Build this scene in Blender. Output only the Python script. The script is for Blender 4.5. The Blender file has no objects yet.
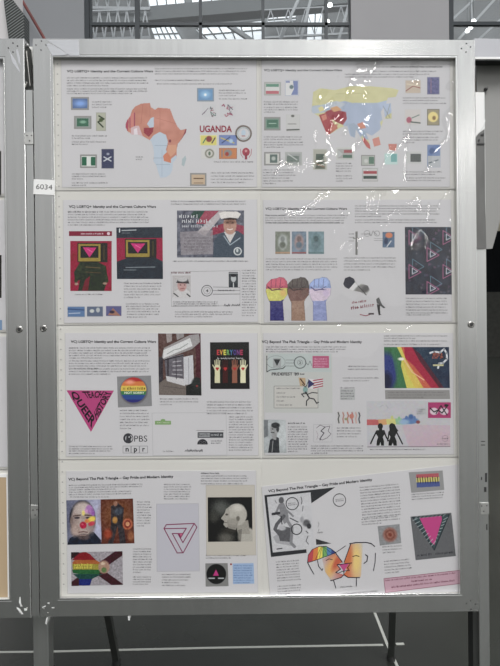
import bpy, bmesh, math, random
import numpy as np
from mathutils import Vector, Matrix

S = bpy.context.scene
COL = S.collection
random.seed(7)

# ------------------------------------------------------------------ camera
F = 513.0
CZ = 1.35                                   # height of the middle of the display frame
CAMP = Vector((-0.035, -1.1184, CZ - 0.0071))
_y, _p, _r = math.radians(0.87), math.radians(-0.27), math.radians(-0.5)
_fw = Vector((math.sin(_y)*math.cos(_p), math.cos(_y)*math.cos(_p), math.sin(_p)))
_r0 = Vector((math.cos(_y), -math.sin(_y), 0)); _u0 = _r0.cross(_fw)
_ri = math.cos(_r)*_r0 + math.sin(_r)*_u0
_up = -math.sin(_r)*_r0 + math.cos(_r)*_u0
cam = bpy.data.objects.new('camera', bpy.data.cameras.new('camera'))
cam.data.sensor_fit = 'VERTICAL'; cam.data.sensor_height = 24; cam.data.sensor_width = 24
cam.data.lens = 24*F/666
cam.data.clip_start = 0.05; cam.data.clip_end = 200
cam.matrix_world = Matrix(((_ri.x, _up.x, -_fw.x, CAMP.x), (_ri.y, _up.y, -_fw.y, CAMP.y), (_ri.z, _up.z, -_fw.z, CAMP.z), (0, 0, 0, 1)))
COL.objects.link(cam); S.camera = cam

S.view_settings.view_transform = 'Standard'
S.view_settings.look = 'None'
S.view_settings.exposure = 0.0
S.view_settings.gamma = 1.0

# ------------------------------------------------------------------ hall light
w = bpy.data.worlds.new('hall_light'); S.world = w; w.use_nodes = True
nt = w.node_tree; N = nt.nodes; L = nt.links
N.clear()
out = N.new('ShaderNodeOutputWorld'); bg = N.new('ShaderNodeBackground')
tc = N.new('ShaderNodeTexCoord'); sp = N.new('ShaderNodeSeparateXYZ')
rz = N.new('ShaderNodeValToRGB')
L.new(tc.outputs['Generated'], sp.inputs[0])
mr = N.new('ShaderNodeMapRange'); mr.inputs['From Min'].default_value = -0.2; mr.inputs['From Max'].default_value = 1.0
L.new(sp.outputs['Z'], mr.inputs['Value']); L.new(mr.outputs[0], rz.inputs[0])
e = rz.color_ramp.elements
e[0].position = 0.0; e[0].color = (0.06, 0.062, 0.06, 1)
e[1].position = 1.0; e[1].color = (0.66, 0.68, 0.70, 1)
for pos, c in ((0.17, (0.42, 0.42, 0.41, 1)), (0.30, (0.54, 0.54, 0.535, 1)), (0.55, (0.62, 0.63, 0.64, 1))):
    q = e.new(pos); q.color = c
mx = N.new('ShaderNodeMapRange'); mx.inputs['From Min'].default_value = -0.9; mx.inputs['From Max'].default_value = 0.9
mx.inputs['To Min'].default_value = 0.46; mx.inputs['To Max'].default_value = 1.50
L.new(sp.outputs['X'], mx.inputs['Value'])
L.new(mx.outputs[0], bg.inputs['Strength']); L.new(rz.outputs[0], bg.inputs['Color']); L.new(bg.outputs[0], out.inputs[0])

def area(name, loc, target, sx, sy, power, col=(1, 1, 1)):
    l = bpy.data.lights.new(name, 'AREA'); l.shape = 'RECTANGLE'; l.size = sx; l.size_y = sy; l.energy = power; l.color = col
    o = bpy.data.objects.new(name, l); COL.objects.link(o); o.location = loc
    o.rotation_euler = (Vector(target) - Vector(loc)).to_track_quat('-Z', 'Y').to_euler()
    return o
# added fill light behind and right of the viewer, brightening the right side
area('hall_side_window_light', (12.0, -10.0, 6.5), (0, 0, 1.4), 5, 3, 330, (1.0, 0.99, 0.97))
# the banks of ceiling lights high over the photographer
area('hall_ceiling_light', (1.0, -8.0, 13.2), (0, 0, 1.4), 8, 4.5, 2300, (1.0, 0.99, 0.985))

# ------------------------------------------------------------------ helpers
def at(px, py, Y=0.0):
    d = _fw*F + _ri*(px - 250) + _up*(333 - py)
    t = (Y - CAMP.y)/d.y
    return CAMP + d*t

def ground(px, py, z=0.0):
    d = _fw*F + _ri*(px - 250) + _up*(333 - py)
    return CAMP + d*((z - CAMP.z)/d.z)

def tag(o, label=None, cat=None, group=None, kind=None):
    if label: o['label'] = label
    if cat: o['category'] = cat
    if group: o['group'] = group
    if kind: o['kind'] = kind
    return o

def empty(name, loc, label=None, cat=None, group=None, kind=None):
    o = bpy.data.objects.new(name, None); COL.objects.link(o); o.location = loc
    o.empty_display_size = 0.05
    return tag(o, label, cat, group, kind)

def lin(c):
    c = c/255.0
    return c/12.92 if c <= 0.04045 else ((c + 0.055)/1.055)**2.4
K = 1.2
def ink_col(c):
    g = (c[0]*.3 + c[1]*.59 + c[2]*.11)*.2; c = tuple(v*.8 + g for v in c)
    return tuple(min(max(lin(v)*K - 0.022, 0.006), 0.9) for v in c) + (1.0,)

def link_mesh(name, me, mat, parent=None):
    o = bpy.data.objects.new(name, me); COL.objects.link(o)
    if mat is not None and len(me.materials) == 0: me.materials.append(mat)
    if parent is not None:
        o.parent = parent
        base = parent.location.copy(); p = parent.parent
        while p is not None: base += p.location; p = p.parent
        me.transform(Matrix.Translation(-base))
    return o

def pydata(name, vs, fs, mat, parent=None, smooth=False, bevel=0):
    me = bpy.data.meshes.new(name); me.from_pydata([tuple(v) for v in vs], [], fs); me.update()
    bm = bmesh.new(); bm.from_mesh(me); bmesh.ops.recalc_face_normals(bm, faces=bm.faces); bm.to_mesh(me); bm.free()
    if smooth:
        for p in me.polygons: p.use_smooth = True
    o = link_mesh(name, me, mat, parent)
    if bevel:
        m = o.modifiers.new('bevel', 'BEVEL'); m.width = bevel; m.segments = 2; m.limit_method = 'ANGLE'
    return o

def slab_vf(front, back):
    n = len(front)
    vs = list(front) + list(back)
    fs = [tuple(range(n)), tuple(range(2*n - 1, n - 1, -1))]
    for i in range(n): fs.append((i, n + i, n + (i+1) % n, (i+1) % n))
    return vs, fs

def slab(name, pts, Y0, Y1, mat, parent=None, bevel=0, Yref=None):
    """a plate whose outline stands at pixel points on the plane Y0, thick to Y1"""
    f = [at(x, y, Y0 if Yref is None else Yref) for x, y in pts]
    f = [Vector((v.x, Y0, v.z)) for v in f]
    b = [Vector((v.x, Y1, v.z)) for v in f]
    vs, fs = slab_vf(f, b)
    return pydata(name, vs, fs, mat, parent, bevel=bevel)

def box(name, lo, hi, mat, parent=None, bevel=0):
    x0, y0, z0 = lo; x1, y1, z1 = hi
    vs = [(x0, y0, z0), (x1, y0, z0), (x1, y0, z1), (x0, y0, z1), (x0, y1, z0), (x1, y1, z0), (x1, y1, z1), (x0, y1, z1)]
    fs = [(0, 1, 2, 3), (7, 6, 5, 4), (0, 4, 5, 1), (1, 5, 6, 2), (2, 6, 7, 3), (3, 7, 4, 0)]
    return pydata(name, vs, fs, mat, parent, bevel=bevel)

def bar_vf(a, b, wx, wy, n=4, up=Vector((0, 0, 1))):
    a = Vector(a); b = Vector(b); d = (b - a).normalized()
    if abs(d.dot(up)) > 0.98: up = Vector((0, 1, 0))
    s = d.cross(up).normalized(); u = s.cross(d).normalized()
    ring = [(-1, -1), (1, -1), (1, 1), (-1, 1)] if n == 4 else [(math.cos(2*math.pi*k/n), math.sin(2*math.pi*k/n)) for k in range(n)]
    vs = [a + s*(p*wx/2) + u*(q*wy/2) for p, q in ring] + [b + s*(p*wx/2) + u*(q*wy/2) for p, q in ring]
    m = len(ring)
    fs = [tuple(range(m)), tuple(range(2*m - 1, m - 1, -1))] + [(i, m + i, m + (i+1) % m, (i+1) % m) for i in range(m)]
    return vs, fs

def bar(name, a, b, wx, wy, mat, parent=None, n=4, bevel=0):
    vs, fs = bar_vf(a, b, wx, wy, n)
    return pydata(name, vs, fs, mat, parent, bevel=bevel)

def bars(name, segs, mat, parent=None, n=4):
    V, Fc = [], []
    for a, b, wx in segs:
        vs, fs = bar_vf(a, b, wx, wx, n); k = len(V)
        V += vs; Fc += [tuple(i + k for i in f) for f in fs]
    return pydata(name, V, Fc, mat, parent)

def dome(name, c, r, h, mat, parent=None, hole=0.0):
    """round screw head facing the viewer (towards -Y)"""
    prof = [(1, 0), (1, .35), (.85, .8), (.55, 1.0)] + ([(hole, 1.0), (hole, .4), (0, .4)] if hole else [(0, 1.05)])
    n = 16; vs = []; fs = []
    for t, hh in prof:
        for k in range(n):
            a = 2*math.pi*k/n; vs.append((c.x + r*t*math.cos(a), c.y - h*hh, c.z + r*t*math.sin(a)))
    for j in range(len(prof) - 1):
        for k in range(n): fs.append((j*n + k, j*n + (k+1) % n, (j+1)*n + (k+1) % n, (j+1)*n + k))
    return pydata(name, vs, fs, mat, parent, smooth=True)

# ------------------------------------------------------------------ materials
def mat(name, col, rough=0.6, metal=0.0, spec=0.5, noise=None, bump=None, emit=None, coat=0.0):
    m = bpy.data.materials.new(name); m.use_nodes = True
    t = m.node_tree; b = t.nodes['Principled BSDF']
    b.inputs['Base Color'].default_value = (*col, 1); b.inputs['Roughness'].default_value = rough
    b.inputs['Metallic'].default_value = metal; b.inputs['Specular IOR Level'].default_value = spec
    b.inputs['Coat Weight'].default_value = coat
    co = t.nodes.new('ShaderNodeTexCoord')
    if noise:
        sc, amp, stretch = noise
        mp = t.nodes.new('ShaderNodeMapping'); mp.inputs['Scale'].default_value = stretch
        nz = t.nodes.new('ShaderNodeTexNoise'); nz.inputs['Scale'].default_value = sc; nz.inputs['Detail'].default_value = 5
        rp = t.nodes.new('ShaderNodeMapRange'); rp.inputs['To Min'].default_value = 1 - amp; rp.inputs['To Max'].default_value = 1 + amp
        rp.inputs['From Min'].default_value = 0.25; rp.inputs['From Max'].default_value = 0.75
        vm = t.nodes.new('ShaderNodeVectorMath'); vm.operation = 'SCALE'; vm.inputs[0].default_value = col
        t.links.new(co.outputs['Object'], mp.inputs[0]); t.links.new(mp.outputs[0], nz.inputs['Vector'])
        t.links.new(nz.outputs['Fac'], rp.inputs['Value']); t.links.new(rp.outputs[0], vm.inputs['Scale'])
        t.links.new(vm.outputs[0], b.inputs['Base Color'])
    if bump:
        sc, strg, stretch = bump
        mp = t.nodes.new('ShaderNodeMapping'); mp.inputs['Scale'].default_value = stretch
        nz = t.nodes.new('ShaderNodeTexNoise'); nz.inputs['Scale'].default_value = sc; nz.inputs['Detail'].default_value = 3
        bp = t.nodes.new('ShaderNodeBump'); bp.inputs['Strength'].default_value = strg; bp.inputs['Distance'].default_value = 0.001
        t.links.new(co.outputs['Object'], mp.inputs[0]); t.links.new(mp.outputs[0], nz.inputs['Vector'])
        t.links.new(nz.outputs['Fac'], bp.inputs['Height']); t.links.new(bp.outputs[0], b.inputs['Normal'])
    if emit:
        b.inputs['Emission Color'].default_value = (*emit[0], 1); b.inputs['Emission Strength'].default_value = emit[1]
    return m

M = {}
M['alu'] = mat('anodised_aluminium', (0.76, 0.765, 0.755), 0.20, 0.97, noise=(6, 0.05, (12, 12, 0.6)))
M['post'] = mat('post_aluminium', (0.68, 0.69, 0.68), 0.28, 0.95, noise=(6, 0.05, (14, 14, 0.5)))
M['dark_slot'] = mat('dark_slot', (0.02, 0.022, 0.02), 0.7)
M['screw'] = mat('steel_screw', (0.45, 0.44, 0.42), 0.3, 1.0)
M['screw_dark'] = mat('dark_screw_recess', (0.06, 0.06, 0.06), 0.5, 0.5)
M['bracket'] = mat('zinc_bracket', (0.66, 0.66, 0.64), 0.4, 0.9, noise=(60, 0.15, (1, 1, 1)))
M['board'] = mat('cream_backing_board', (0.66, 0.65, 0.61), 0.8, noise=(9, 0.03, (1, 1, 1)))
M['tan'] = mat('tan_board', (0.44, 0.33, 0.21), 0.75, noise=(20, 0.06, (1, 1, 0.2)))
M['page'] = mat('white_paper', (0.62, 0.612, 0.625), 0.7, spec=0.3, noise=(15, 0.012, (1, 1, 1)))
M['card'] = mat('white_card', (0.80, 0.80, 0.79), 0.6)
M['tape'] = mat('glossy_tape', (0.62, 0.63, 0.66), 0.12, 0.3, coat=0.6, bump=(60, 0.8, (1, 1, 3)))
M['scrap'] = mat('tape_residue', (0.72, 0.73, 0.72), 0.4, noise=(200, 0.35, (1, 1, 1)))
M['floor'] = mat('polished_concrete', (0.033, 0.036, 0.031), 0.27, noise=(1.6, 0.30, (1, 1, 1)), bump=(4, 0.1, (1, 1, 1)))
M['floor_tape'] = mat('floor_tape', (0.50, 0.51, 0.47), 0.5)
M['wall'] = mat('grey_wall_cladding', (0.275, 0.285, 0.30), 0.85, spec=0.2, noise=(0.7, 0.03, (1, 1, 1)))
M['wall_light'] = mat('pale_wall_cladding', (0.36, 0.357, 0.368), 0.85, spec=0.2, noise=(0.7, 0.03, (1, 1, 1)))  # paler copy of the wall cladding, lighting difference put into its colour
M['cream_wall'] = mat('cream_wall', (0.52, 0.48, 0.38), 0.8, noise=(1.2, 0.06, (1, 1, 1)))
M['brown_wall'] = mat('brown_wall', (0.16, 0.12, 0.09), 0.8)
M['win_frame'] = mat('dark_window_frame', (0.035, 0.042, 0.048), 0.45, 0.2)
M['black_cloth'] = mat('black_cloth', (0.006, 0.007, 0.008), 0.9, spec=0.1, noise=(8, 0.3, (1, 1, 0.2)))
M['dark_grey'] = mat('dark_grey_cloth', (0.06, 0.061, 0.055), 0.9, spec=0.1, noise=(5, 0.2, (1, 1, 1)))
M['white_steel'] = mat('white_painted_steel', (0.62, 0.64, 0.66), 0.5)
M['grey_steel'] = mat('grey_painted_steel', (0.20, 0.215, 0.22), 0.6)
M['deck'] = mat('roof_deck', (0.27, 0.28, 0.285), 0.8, noise=(0.8, 0.35, (1, 1, 1)))
M['lamp'] = mat('lamp_glow', (1, 1, 1), 0.5, emit=((1.0, 0.98, 0.95), 21.0))
M['lamp_far'] = mat('lamp_glow_far', (1, 1, 1), 0.5, emit=((1.0, 0.98, 0.95), 6.0))
M['skylight'] = mat('skylight_glow', (1, 1, 1), 0.5, emit=((0.93, 0.97, 1.0), 0.95))
M['white_column'] = mat('white_column', (0.60, 0.585, 0.59), 0.7)
M['red_pipe'] = mat('red_paint', (0.17, 0.045, 0.04), 0.5, noise=(2.5, 0.3, (1, 1, 1)))
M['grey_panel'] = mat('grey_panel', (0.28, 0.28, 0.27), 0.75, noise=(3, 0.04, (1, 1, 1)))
M['panel_shade'] = mat('dull_grey_panel', (0.15, 0.15, 0.145), 0.7, 0.2, noise=(30, 0.2, (1, 1, 0.3)))  # darker copy of the grey panel, shade of the fold put into its colour
M['rail_grey'] = mat('pale_rail', (0.42, 0.425, 0.45), 0.5, 0.3)

def mesh_pattern():
    m = bpy.data.materials.new('perforated_metal'); m.use_nodes = True
    t = m.node_tree; b = t.nodes['Principled BSDF']; b.inputs['Roughness'].default_value = 0.5; b.inputs['Metallic'].default_value = 0.3
    co = t.nodes.new('ShaderNodeTexCoord'); mp = t.nodes.new('ShaderNodeMapping'); mp.inputs['Rotation'].default_value = (0, math.radians(35), 0)
    wv = t.nodes.new('ShaderNodeTexWave'); wv.bands_direction = 'Z'; wv.inputs['Scale'].default_value = 11.0
    rp = t.nodes.new('ShaderNodeValToRGB'); rp.color_ramp.elements[0].position = 0.55; rp.color_ramp.elements[1].position = 0.85
    rp.color_ramp.elements[0].color = (0.012, 0.015, 0.014, 1); rp.color_ramp.elements[1].color = (0.16, 0.17, 0.17, 1)
    t.links.new(co.outputs['Object'], mp.inputs[0]); t.links.new(mp.outputs[0], wv.inputs['Vector'])
    t.links.new(wv.outputs['Fac'], rp.inputs[0]); t.links.new(rp.outputs[0], b.inputs['Base Color'])
    return m
M['mesh'] = mesh_pattern()

def print_mat():
    m = bpy.data.materials.new('printed_ink'); m.use_nodes = True
    t = m.node_tree; b = t.nodes['Principled BSDF']; b.inputs['Roughness'].default_value = 0.6; b.inputs['Specular IOR Level'].default_value = 0.3
    a = t.nodes.new('ShaderNodeAttribute'); a.attribute_name = 'ink'
    t.links.new(a.outputs['Color'], b.inputs['Base Color'])
    return m
M['print'] = print_mat()

def glass_mat():
    m = bpy.data.materials.new('window_glass'); m.use_nodes = True
    t = m.node_tree; t.nodes.clear()
    o = t.nodes.new('ShaderNodeOutputMaterial'); mi = t.nodes.new('ShaderNodeMixShader')
    tr = t.nodes.new('ShaderNodeBsdfTransparent'); tr.inputs[0].default_value = (0.93, 0.95, 0.96, 1)
    gl = t.nodes.new('ShaderNodeBsdfGlossy'); gl.inputs['Roughness'].default_value = 0.02
    mi.inputs[0].default_value = 0.10
    t.links.new(tr.outputs[0], mi.inputs[1]); t.links.new(gl.outputs[0], mi.inputs[2]); t.links.new(mi.outputs[0], o.inputs[0])
    return m
M['glass'] = glass_mat()

def film_mat(name, wave, crinkle, seed, refl=0.085):
    """clear plastic sleeve: mostly see-through, glossy, softly wavy, with sharp crinkles"""
    m = bpy.data.materials.new(name); m.use_nodes = True
    t = m.node_tree; t.nodes.clear()
    o = t.nodes.new('ShaderNodeOutputMaterial'); mi = t.nodes.new('ShaderNodeMixShader')
    tr = t.nodes.new('ShaderNodeBsdfTransparent'); tr.inputs[0].default_value = (0.96, 0.96, 0.96, 1)
    gl = t.nodes.new('ShaderNodeBsdfGlossy'); gl.inputs['Roughness'].default_value = 0.035
    fr = t.nodes.new('ShaderNodeLayerWeight'); fr.inputs['Blend'].default_value = 0.5
    pw = t.nodes.new('ShaderNodeMath'); pw.operation = 'POWER'; pw.inputs[1].default_value = 5.0
    ml = t.nodes.new('ShaderNodeMath'); ml.operation = 'MULTIPLY_ADD'; ml.inputs[1].default_value = 0.7; ml.inputs[2].default_value = refl
    co = t.nodes.new('ShaderNodeTexCoord')
    mp = t.nodes.new('ShaderNodeMapping'); mp.inputs['Location'].default_value = (seed*3.1, seed*1.7, seed*0.9); mp.inputs['Scale'].default_value = (1, 1, 0.8)
    n1 = t.nodes.new('ShaderNodeTexNoise'); n1.inputs['Scale'].default_value = 9.0; n1.inputs['Detail'].default_value = 1
    b1 = t.nodes.new('ShaderNodeBump'); b1.inputs['Strength'].default_value = 1.0; b1.inputs['Distance'].default_value = 0.006*wave
    mp2 = t.nodes.new('ShaderNodeMapping'); mp2.inputs['Location'].default_value = (seed, seed*2.3, seed); mp2.inputs['Scale'].default_value = (1, 1, 0.55); mp2.inputs['Rotation'].default_value = (0, math.radians(-32), 0)
    n2 = t.nodes.new('ShaderNodeTexNoise'); n2.noise_type = 'RIDGED_MULTIFRACTAL'; n2.inputs['Scale'].default_value = 42.0; n2.inputs['Detail'].default_value = 1.0
    n3 = t.nodes.new('ShaderNodeTexNoise'); n3.inputs['Scale'].default_value = 13.0; n3.inputs['Detail'].default_value = 0
    rp = t.nodes.new('ShaderNodeMapRange'); rp.inputs['From Min'].default_value = 0.48; rp.inputs['From Max'].default_value = 0.62
    mm = t.nodes.new('ShaderNodeMath'); mm.operation = 'MULTIPLY'
    b2 = t.nodes.new('ShaderNodeBump'); b2.inputs['Strength'].default_value = 1.0; b2.inputs['Distance'].default_value = 0.0009*crinkle
    k = t.links.new
    k(co.outputs['Object'], mp.inputs[0]); k(mp.outputs[0], n1.inputs['Vector']); k(n1.outputs['Fac'], b1.inputs['Height'])
    k(co.outputs['Object'], mp2.inputs[0]); k(mp2.outputs[0], n2.inputs['Vector']); k(mp2.outputs[0], n3.inputs['Vector'])
    k(n3.outputs['Fac'], rp.inputs['Value']); k(rp.outputs[0], mm.inputs[0]); k(n2.outputs['Fac'], mm.inputs[1])
    k(mm.outputs[0], b2.inputs['Height']); k(b1.outputs[0], b2.inputs['Normal'])
    k(b2.outputs[0], gl.inputs['Normal']); k(fr.outputs['Facing'], pw.inputs[0]); k(pw.outputs[0], ml.inputs[0]); k(ml.outputs[0], mi.inputs[0])
    k(tr.outputs[0], mi.inputs[1]); k(gl.outputs[0], mi.inputs[2]); k(mi.outputs[0], o.inputs[0])
    return m

# ------------------------------------------------------------------ the hall
def struct(o): o['kind'] = 'structure'; return o
struct(box('floor', (-30, -42, -0.2), (32, 32, 0.0), M['floor']))

WY = 9.0
def wall_piece(name, x0, y0, x1, y1, m, Y=WY, T=0.3):
    a = at(x0, y0, Y); b = at(x1, y1, Y)
    return box(name, (a.x, Y, max(b.z, 0)), (b.x, Y + T, a.z), m)
wb = at(0, 44, WY).z; wt = at(0, -45, WY).z
X = {k: at(k, 20, WY).x for k in (-600, 84, 351, 449, 700, 490)}
struct(box('wall_back', (X[-600], WY, 0), (X[84], WY+.3, wt+1), M['wall']))
struct(box('wall_below_windows', (X[84], WY, 0), (X[351], WY+.3, wb), M['wall']))
struct(box('wall_between_windows', (X[351], WY, 0), (X[449], WY+.3, wt+1), M['wall_light']))
struct(box('wall_above_windows', (X[84], WY, wt), (X[351], WY+.3, wt+1), M['wall']))
struct(box('wall_right_windows_head', (X[449], WY, wt), (X[700], WY+.3, wt+1), M['wall_light']))
FYR = 28.0
zc = at(495, 168, FYR).z
xr0, xr1 = at(440, 300, FYR).x, at(900, 300, FYR).x
struct(box('wall_right', (xr0, FYR, 0), (xr1, FYR+.3, zc), M['cream_wall']))
struct(box('wall_right_upper', (xr0, FYR, zc), (xr1, FYR+.3, 22), M['brown_wall']))

def window(name, xs, y_top, y_bot, verts, bars_y):
    a = at(xs[0], y_bot, WY); b = at(xs[1], y_bot, WY)
    zb, zt = wb, wt
    r = empty(name, (0, 0, 0), kind='structure')
    segs = []
    ym = WY + 0.12
    for px, wd in verts:
        x = at(px, 20, ym).x; segs.append((Vector((x, ym, zb)), Vector((x, ym, zt)), wd))
    for py, wd in bars_y:
        p = at((xs[0]+xs[1])/2, py, ym).z; segs.append((Vector((a.x, ym, p)), Vector((b.x, ym, p)), wd))
    bars('window_frame', segs, M['win_frame'], r)
    box('pane', (a.x, ym-.01, zb), (b.x, ym+.01, zt), M['glass'], r)
    return r
window('window_1', (84, 351), -45, 44, ((86, .16), (91, .05), (137.5, .09), (200.5, .06), (263, .06), (326, .06), (350, .05)), ((24.7, .06), (-14, .06), (43.5, .1), (-44, .1)))
window('window_2', (449, 700), -45, 44, ((450.5, .09), (512, .06), (575, .06), (640, .06)), ((24.3, .07), (-14, .06), (43.5, .1), (-44, .1)))

# roof of the next hall, seen through the glass: deck, white beams, skylights, lamps
DY = 14.6
slab('roof_deck', [(-60, -90), (760, -90), (760, 75), (-60, 75)], DY+.005, DY+.2, M['deck'])
tag(bpy.data.objects['roof_deck'], kind='structure'); bpy.data.objects['roof_deck'].name = 'ceiling'
def beam(name, p, q, wd, Y, m, label, web=0):
    a = at(*p, Y); b = at(*q, Y)
    r = empty(name, a, label, 'beam', 'roof beams seen through the upper windows')
    bar('flange', a, b, wd, wd, m, r)
    if web:
        segs = []; d = b - a; n = web
        up = Vector((0, 0, 0.75))
        for i in range(n):
            s = a + d*(i/n); e2 = a + d*((i+1)/n); mid = (s+e2)/2 + up
            segs += [(s, mid, wd*.45), (mid, e2, wd*.45)]
        segs.append((a+up, b+up, wd*.6))
        bars('web', segs, m, r)
    return r
beam('roof_beam', (60, 25), (420, -6), .38, 13.2, M['grey_steel'], 'wide grey sloping roof beam crossing behind the left upper window')
beam('roof_beam', (228, 25), (252, 41), .10, 12.2, M['white_steel'], 'short white diagonal roof beam behind the lower middle window pane')
beam('roof_beam', (60, -4), (140, -6), .08, 12.6, M['white_steel'], 'white lattice roof beam behind the leftmost top pane', web=0)
beam('roof_truss', (86, 8), (150, 9), .07, 12.8, M['white_steel'], 'white zigzag roof truss behind the leftmost upper panes', web=6)
beam('roof_truss', (86, 40), (150, 38), .07, 12.4, M['white_steel'], 'white zigzag roof truss behind the leftmost lower panes', web=7)
beam('roof_truss', (262, 38), (420, 30), .05, 12.8, M['white_steel'], 'thin white roof truss low behind the right-hand panes at left', web=9)
for i, (p, q) in enumerate((((280, 40), (300, -4)), ((300, 42), (312, -6)), ((338, 42), (352, -6)))):
    beam('roof_beam', p, q, .07, 12.0 + i*.2, M['white_steel'], ('thin', 'second thin', 'last thin')[i] + ' steep white roof brace behind the right-hand panes at left')
for i, (p, q) in enumerate((((450, 22), (480, -6)), ((458, 40), (496, -2)), ((476, 42), (520, 2)), ((470, -2), (472, 24)))):
    beam('roof_beam', p, q, .06, 12.0 + i*.2, M['white_steel'], ('upper', 'middle', 'lower', 'upright')[i] + ' white roof brace behind the right upper window')
def skylight(pts, label, n=4):
    r = empty('skylight', at(*pts[0], 14.5), label, 'skylight', 'skylights seen through the upper windows')
    slab('glazing', pts, 14.5, 14.6, M['skylight'], r)
    segs = []
    for i in range(n + 1):
        f = i/n
        a = at(pts[0][0]*(1-f) + pts[1][0]*f, pts[0][1]*(1-f) + pts[1][1]*f, 14.45); b = at(pts[3][0]*(1-f) + pts[2][0]*f, pts[3][1]*(1-f) + pts[2][1]*f, 14.45)
        segs.append((a, b, .035))
    for f in (0, .5, 1):
        a = at(pts[0][0]*(1-f) + pts[3][0]*f, pts[0][1]*(1-f) + pts[3][1]*f, 14.44); b = at(pts[1][0]*(1-f) + pts[2][0]*f, pts[1][1]*(1-f) + pts[2][1]*f, 14.44)
        segs.append((a, b, .035))
    bars('glazing_bars', segs, M['grey_steel'], r)
skylight([(145, -20), (182, -20), (186, 9), (149, 12)], 'bright gridded skylight behind the second top pane')
skylight([(150, 26), (174, 25), (184, 42), (156, 43)], 'bright gridded skylight behind the second lower pane', 5)
skylight([(189, -20), (262, -22), (262, 3), (192, 7)], 'wide pale skylight behind the third top pane', 7)
skylight([(196, 28), (262, 20), (262, 40), (210, 42)], 'pale skylight behind the third lower pane', 6)
skylight([(266, -20), (300, -20), (296, 18), (268, 20)], 'pale skylight strip behind the fourth top pane', 3)
skylight([(310, -20), (324, -20), (322, 42), (306, 42)], 'tall narrow bright skylight beside the last mullion of the left window', 2)
def far_lamp(px, py, label, Y=11.0):
    c = at(px, py, Y)
    r = empty('high_bay_lamp', c, label, 'lamp', 'round lamps seen through the upper windows')
    n = 20; vs = []; fs = []
    for t, h in ((0, 0), (.052, .0), (.058, .02), (.04, .06), (0, .07)):
        for k in range(n): vs.append((c.x + t*math.cos(2*math.pi*k/n), c.y + t*math.sin(2*math.pi*k/n), c.z + h))
    for j in range(4):
        for k in range(n): fs.append((j*n+k, j*n+(k+1) % n, (j+1)*n+(k+1) % n, (j+1)*n+k))
    pydata('reflector', vs, fs, M['lamp_far'], r)
    bar('stem', c + Vector((0, 0, .12)), c + Vector((0, 0, 2.2)), .015, .015, M['grey_steel'], r)
far_lamp(473.5, 22.5, 'bright round lamp highest of the three in the right upper window')
far_lamp(470.5, 28.5, 'bright round lamp, middle of the three in the right upper window', 11.5)
far_lamp(467.5, 31.8, 'bright round lamp, lowest of the three in the right upper window', 12.0)
far_lamp(330, 6, 'small bright lamp in the top pane left of the plain wall', 11.0)
far_lamp(327.5, 22.6, 'small bright lamp on the window bar left of the plain wall', 11.6)

# ceiling lamps of this hall (behind the photographer; they glint in the plastic sleeves)
LZ = 10.9
def hall_lamp(x, y, first=[None]):
    if first[0] is None:
        r = empty('pendant_lamp', (x, y, LZ), 'round ceiling lamp hanging from a beam behind the viewer', 'lamp', 'ceiling lamps behind the viewer')
        n = 24; vs = []; fs = []
        for t, h in ((0, 0), (.15, .0), (.16, .04), (.08, .22), (0, .24)):
            for k in range(n): vs.append((x + t*math.cos(2*math.pi*k/n), y + t*math.sin(2*math.pi*k/n), LZ + h))
        for j in range(4):
            for k in range(n): fs.append((j*n+k, j*n+(k+1) % n, (j+1)*n+(k+1) % n, (j+1)*n+k))
        pydata('reflector', vs, fs, M['lamp'], r)
        bar('stem', (x, y, LZ+.2), (x, y, LZ+.7), .02, .02, M['grey_steel'], r)
        first[0] = r
        return r
    src = first[0]; r = src.copy(); COL.objects.link(r); r.location = (x, y, LZ)
    for c in list(src.children):
        d = c.copy(); COL.objects.link(d); d.parent = r
    return r
for x in (3.6, 4.4, 11.1, 11.9):
    for k in range(12):
        hall_lamp(x, -9.0 - 2.7*k)
for k, x in enumerate((4.0, 11.5)):
    tag(box('ceiling_beam', (x-.6, -41, LZ+.7), (x+.6, -6, LZ+.95), M['grey_steel']), 'long roof beam carrying a row of lamps behind the viewer', 'beam', 'roof beams behind the viewer')

# floor tape lines behind the frame
def tape_line(name, pts, label, wd=0.011):
    V, Fc = [], []
    for (x0, y0), (x1, y1) in zip(pts[:-1], pts[1:]):
        a = ground(x0, y0); b = ground(x1, y1); d = (b-a).normalized(); s = Vector((-d.y, d.x, 0))*wd/2
        k = len(V)
        lo = [a+s, a-s, b-s, b+s]
        V += [v.copy() for v in lo] + [v + Vector((0, 0, .0015)) for v in lo]
        Fc += [(k+4, k+5, k+6, k+7), (k, k+1, k+5, k+4), (k+1, k+2, k+6, k+5), (k+2, k+3, k+7, k+6), (k+3, k, k+4, k+7)]
    tag(pydata(name, V, Fc, M['floor_tape']), label, 'floor tape')
tape_line('floor_tape', [(-60, 653), (48, 651.8), (210, 648), (383, 645)], 'long pale line of tape across the dark floor behind the frame', .012)
tape_line('floor_tape', [(372, 606), (387, 644), (398, 668)], 'pale tape line running diagonally towards the viewer past the right leg foot', .012)
tape_line('floor_tape', [(396, 644.2), (404, 643.9)], 'short pale dash of tape on the floor right of the crossing', .014)

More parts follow.
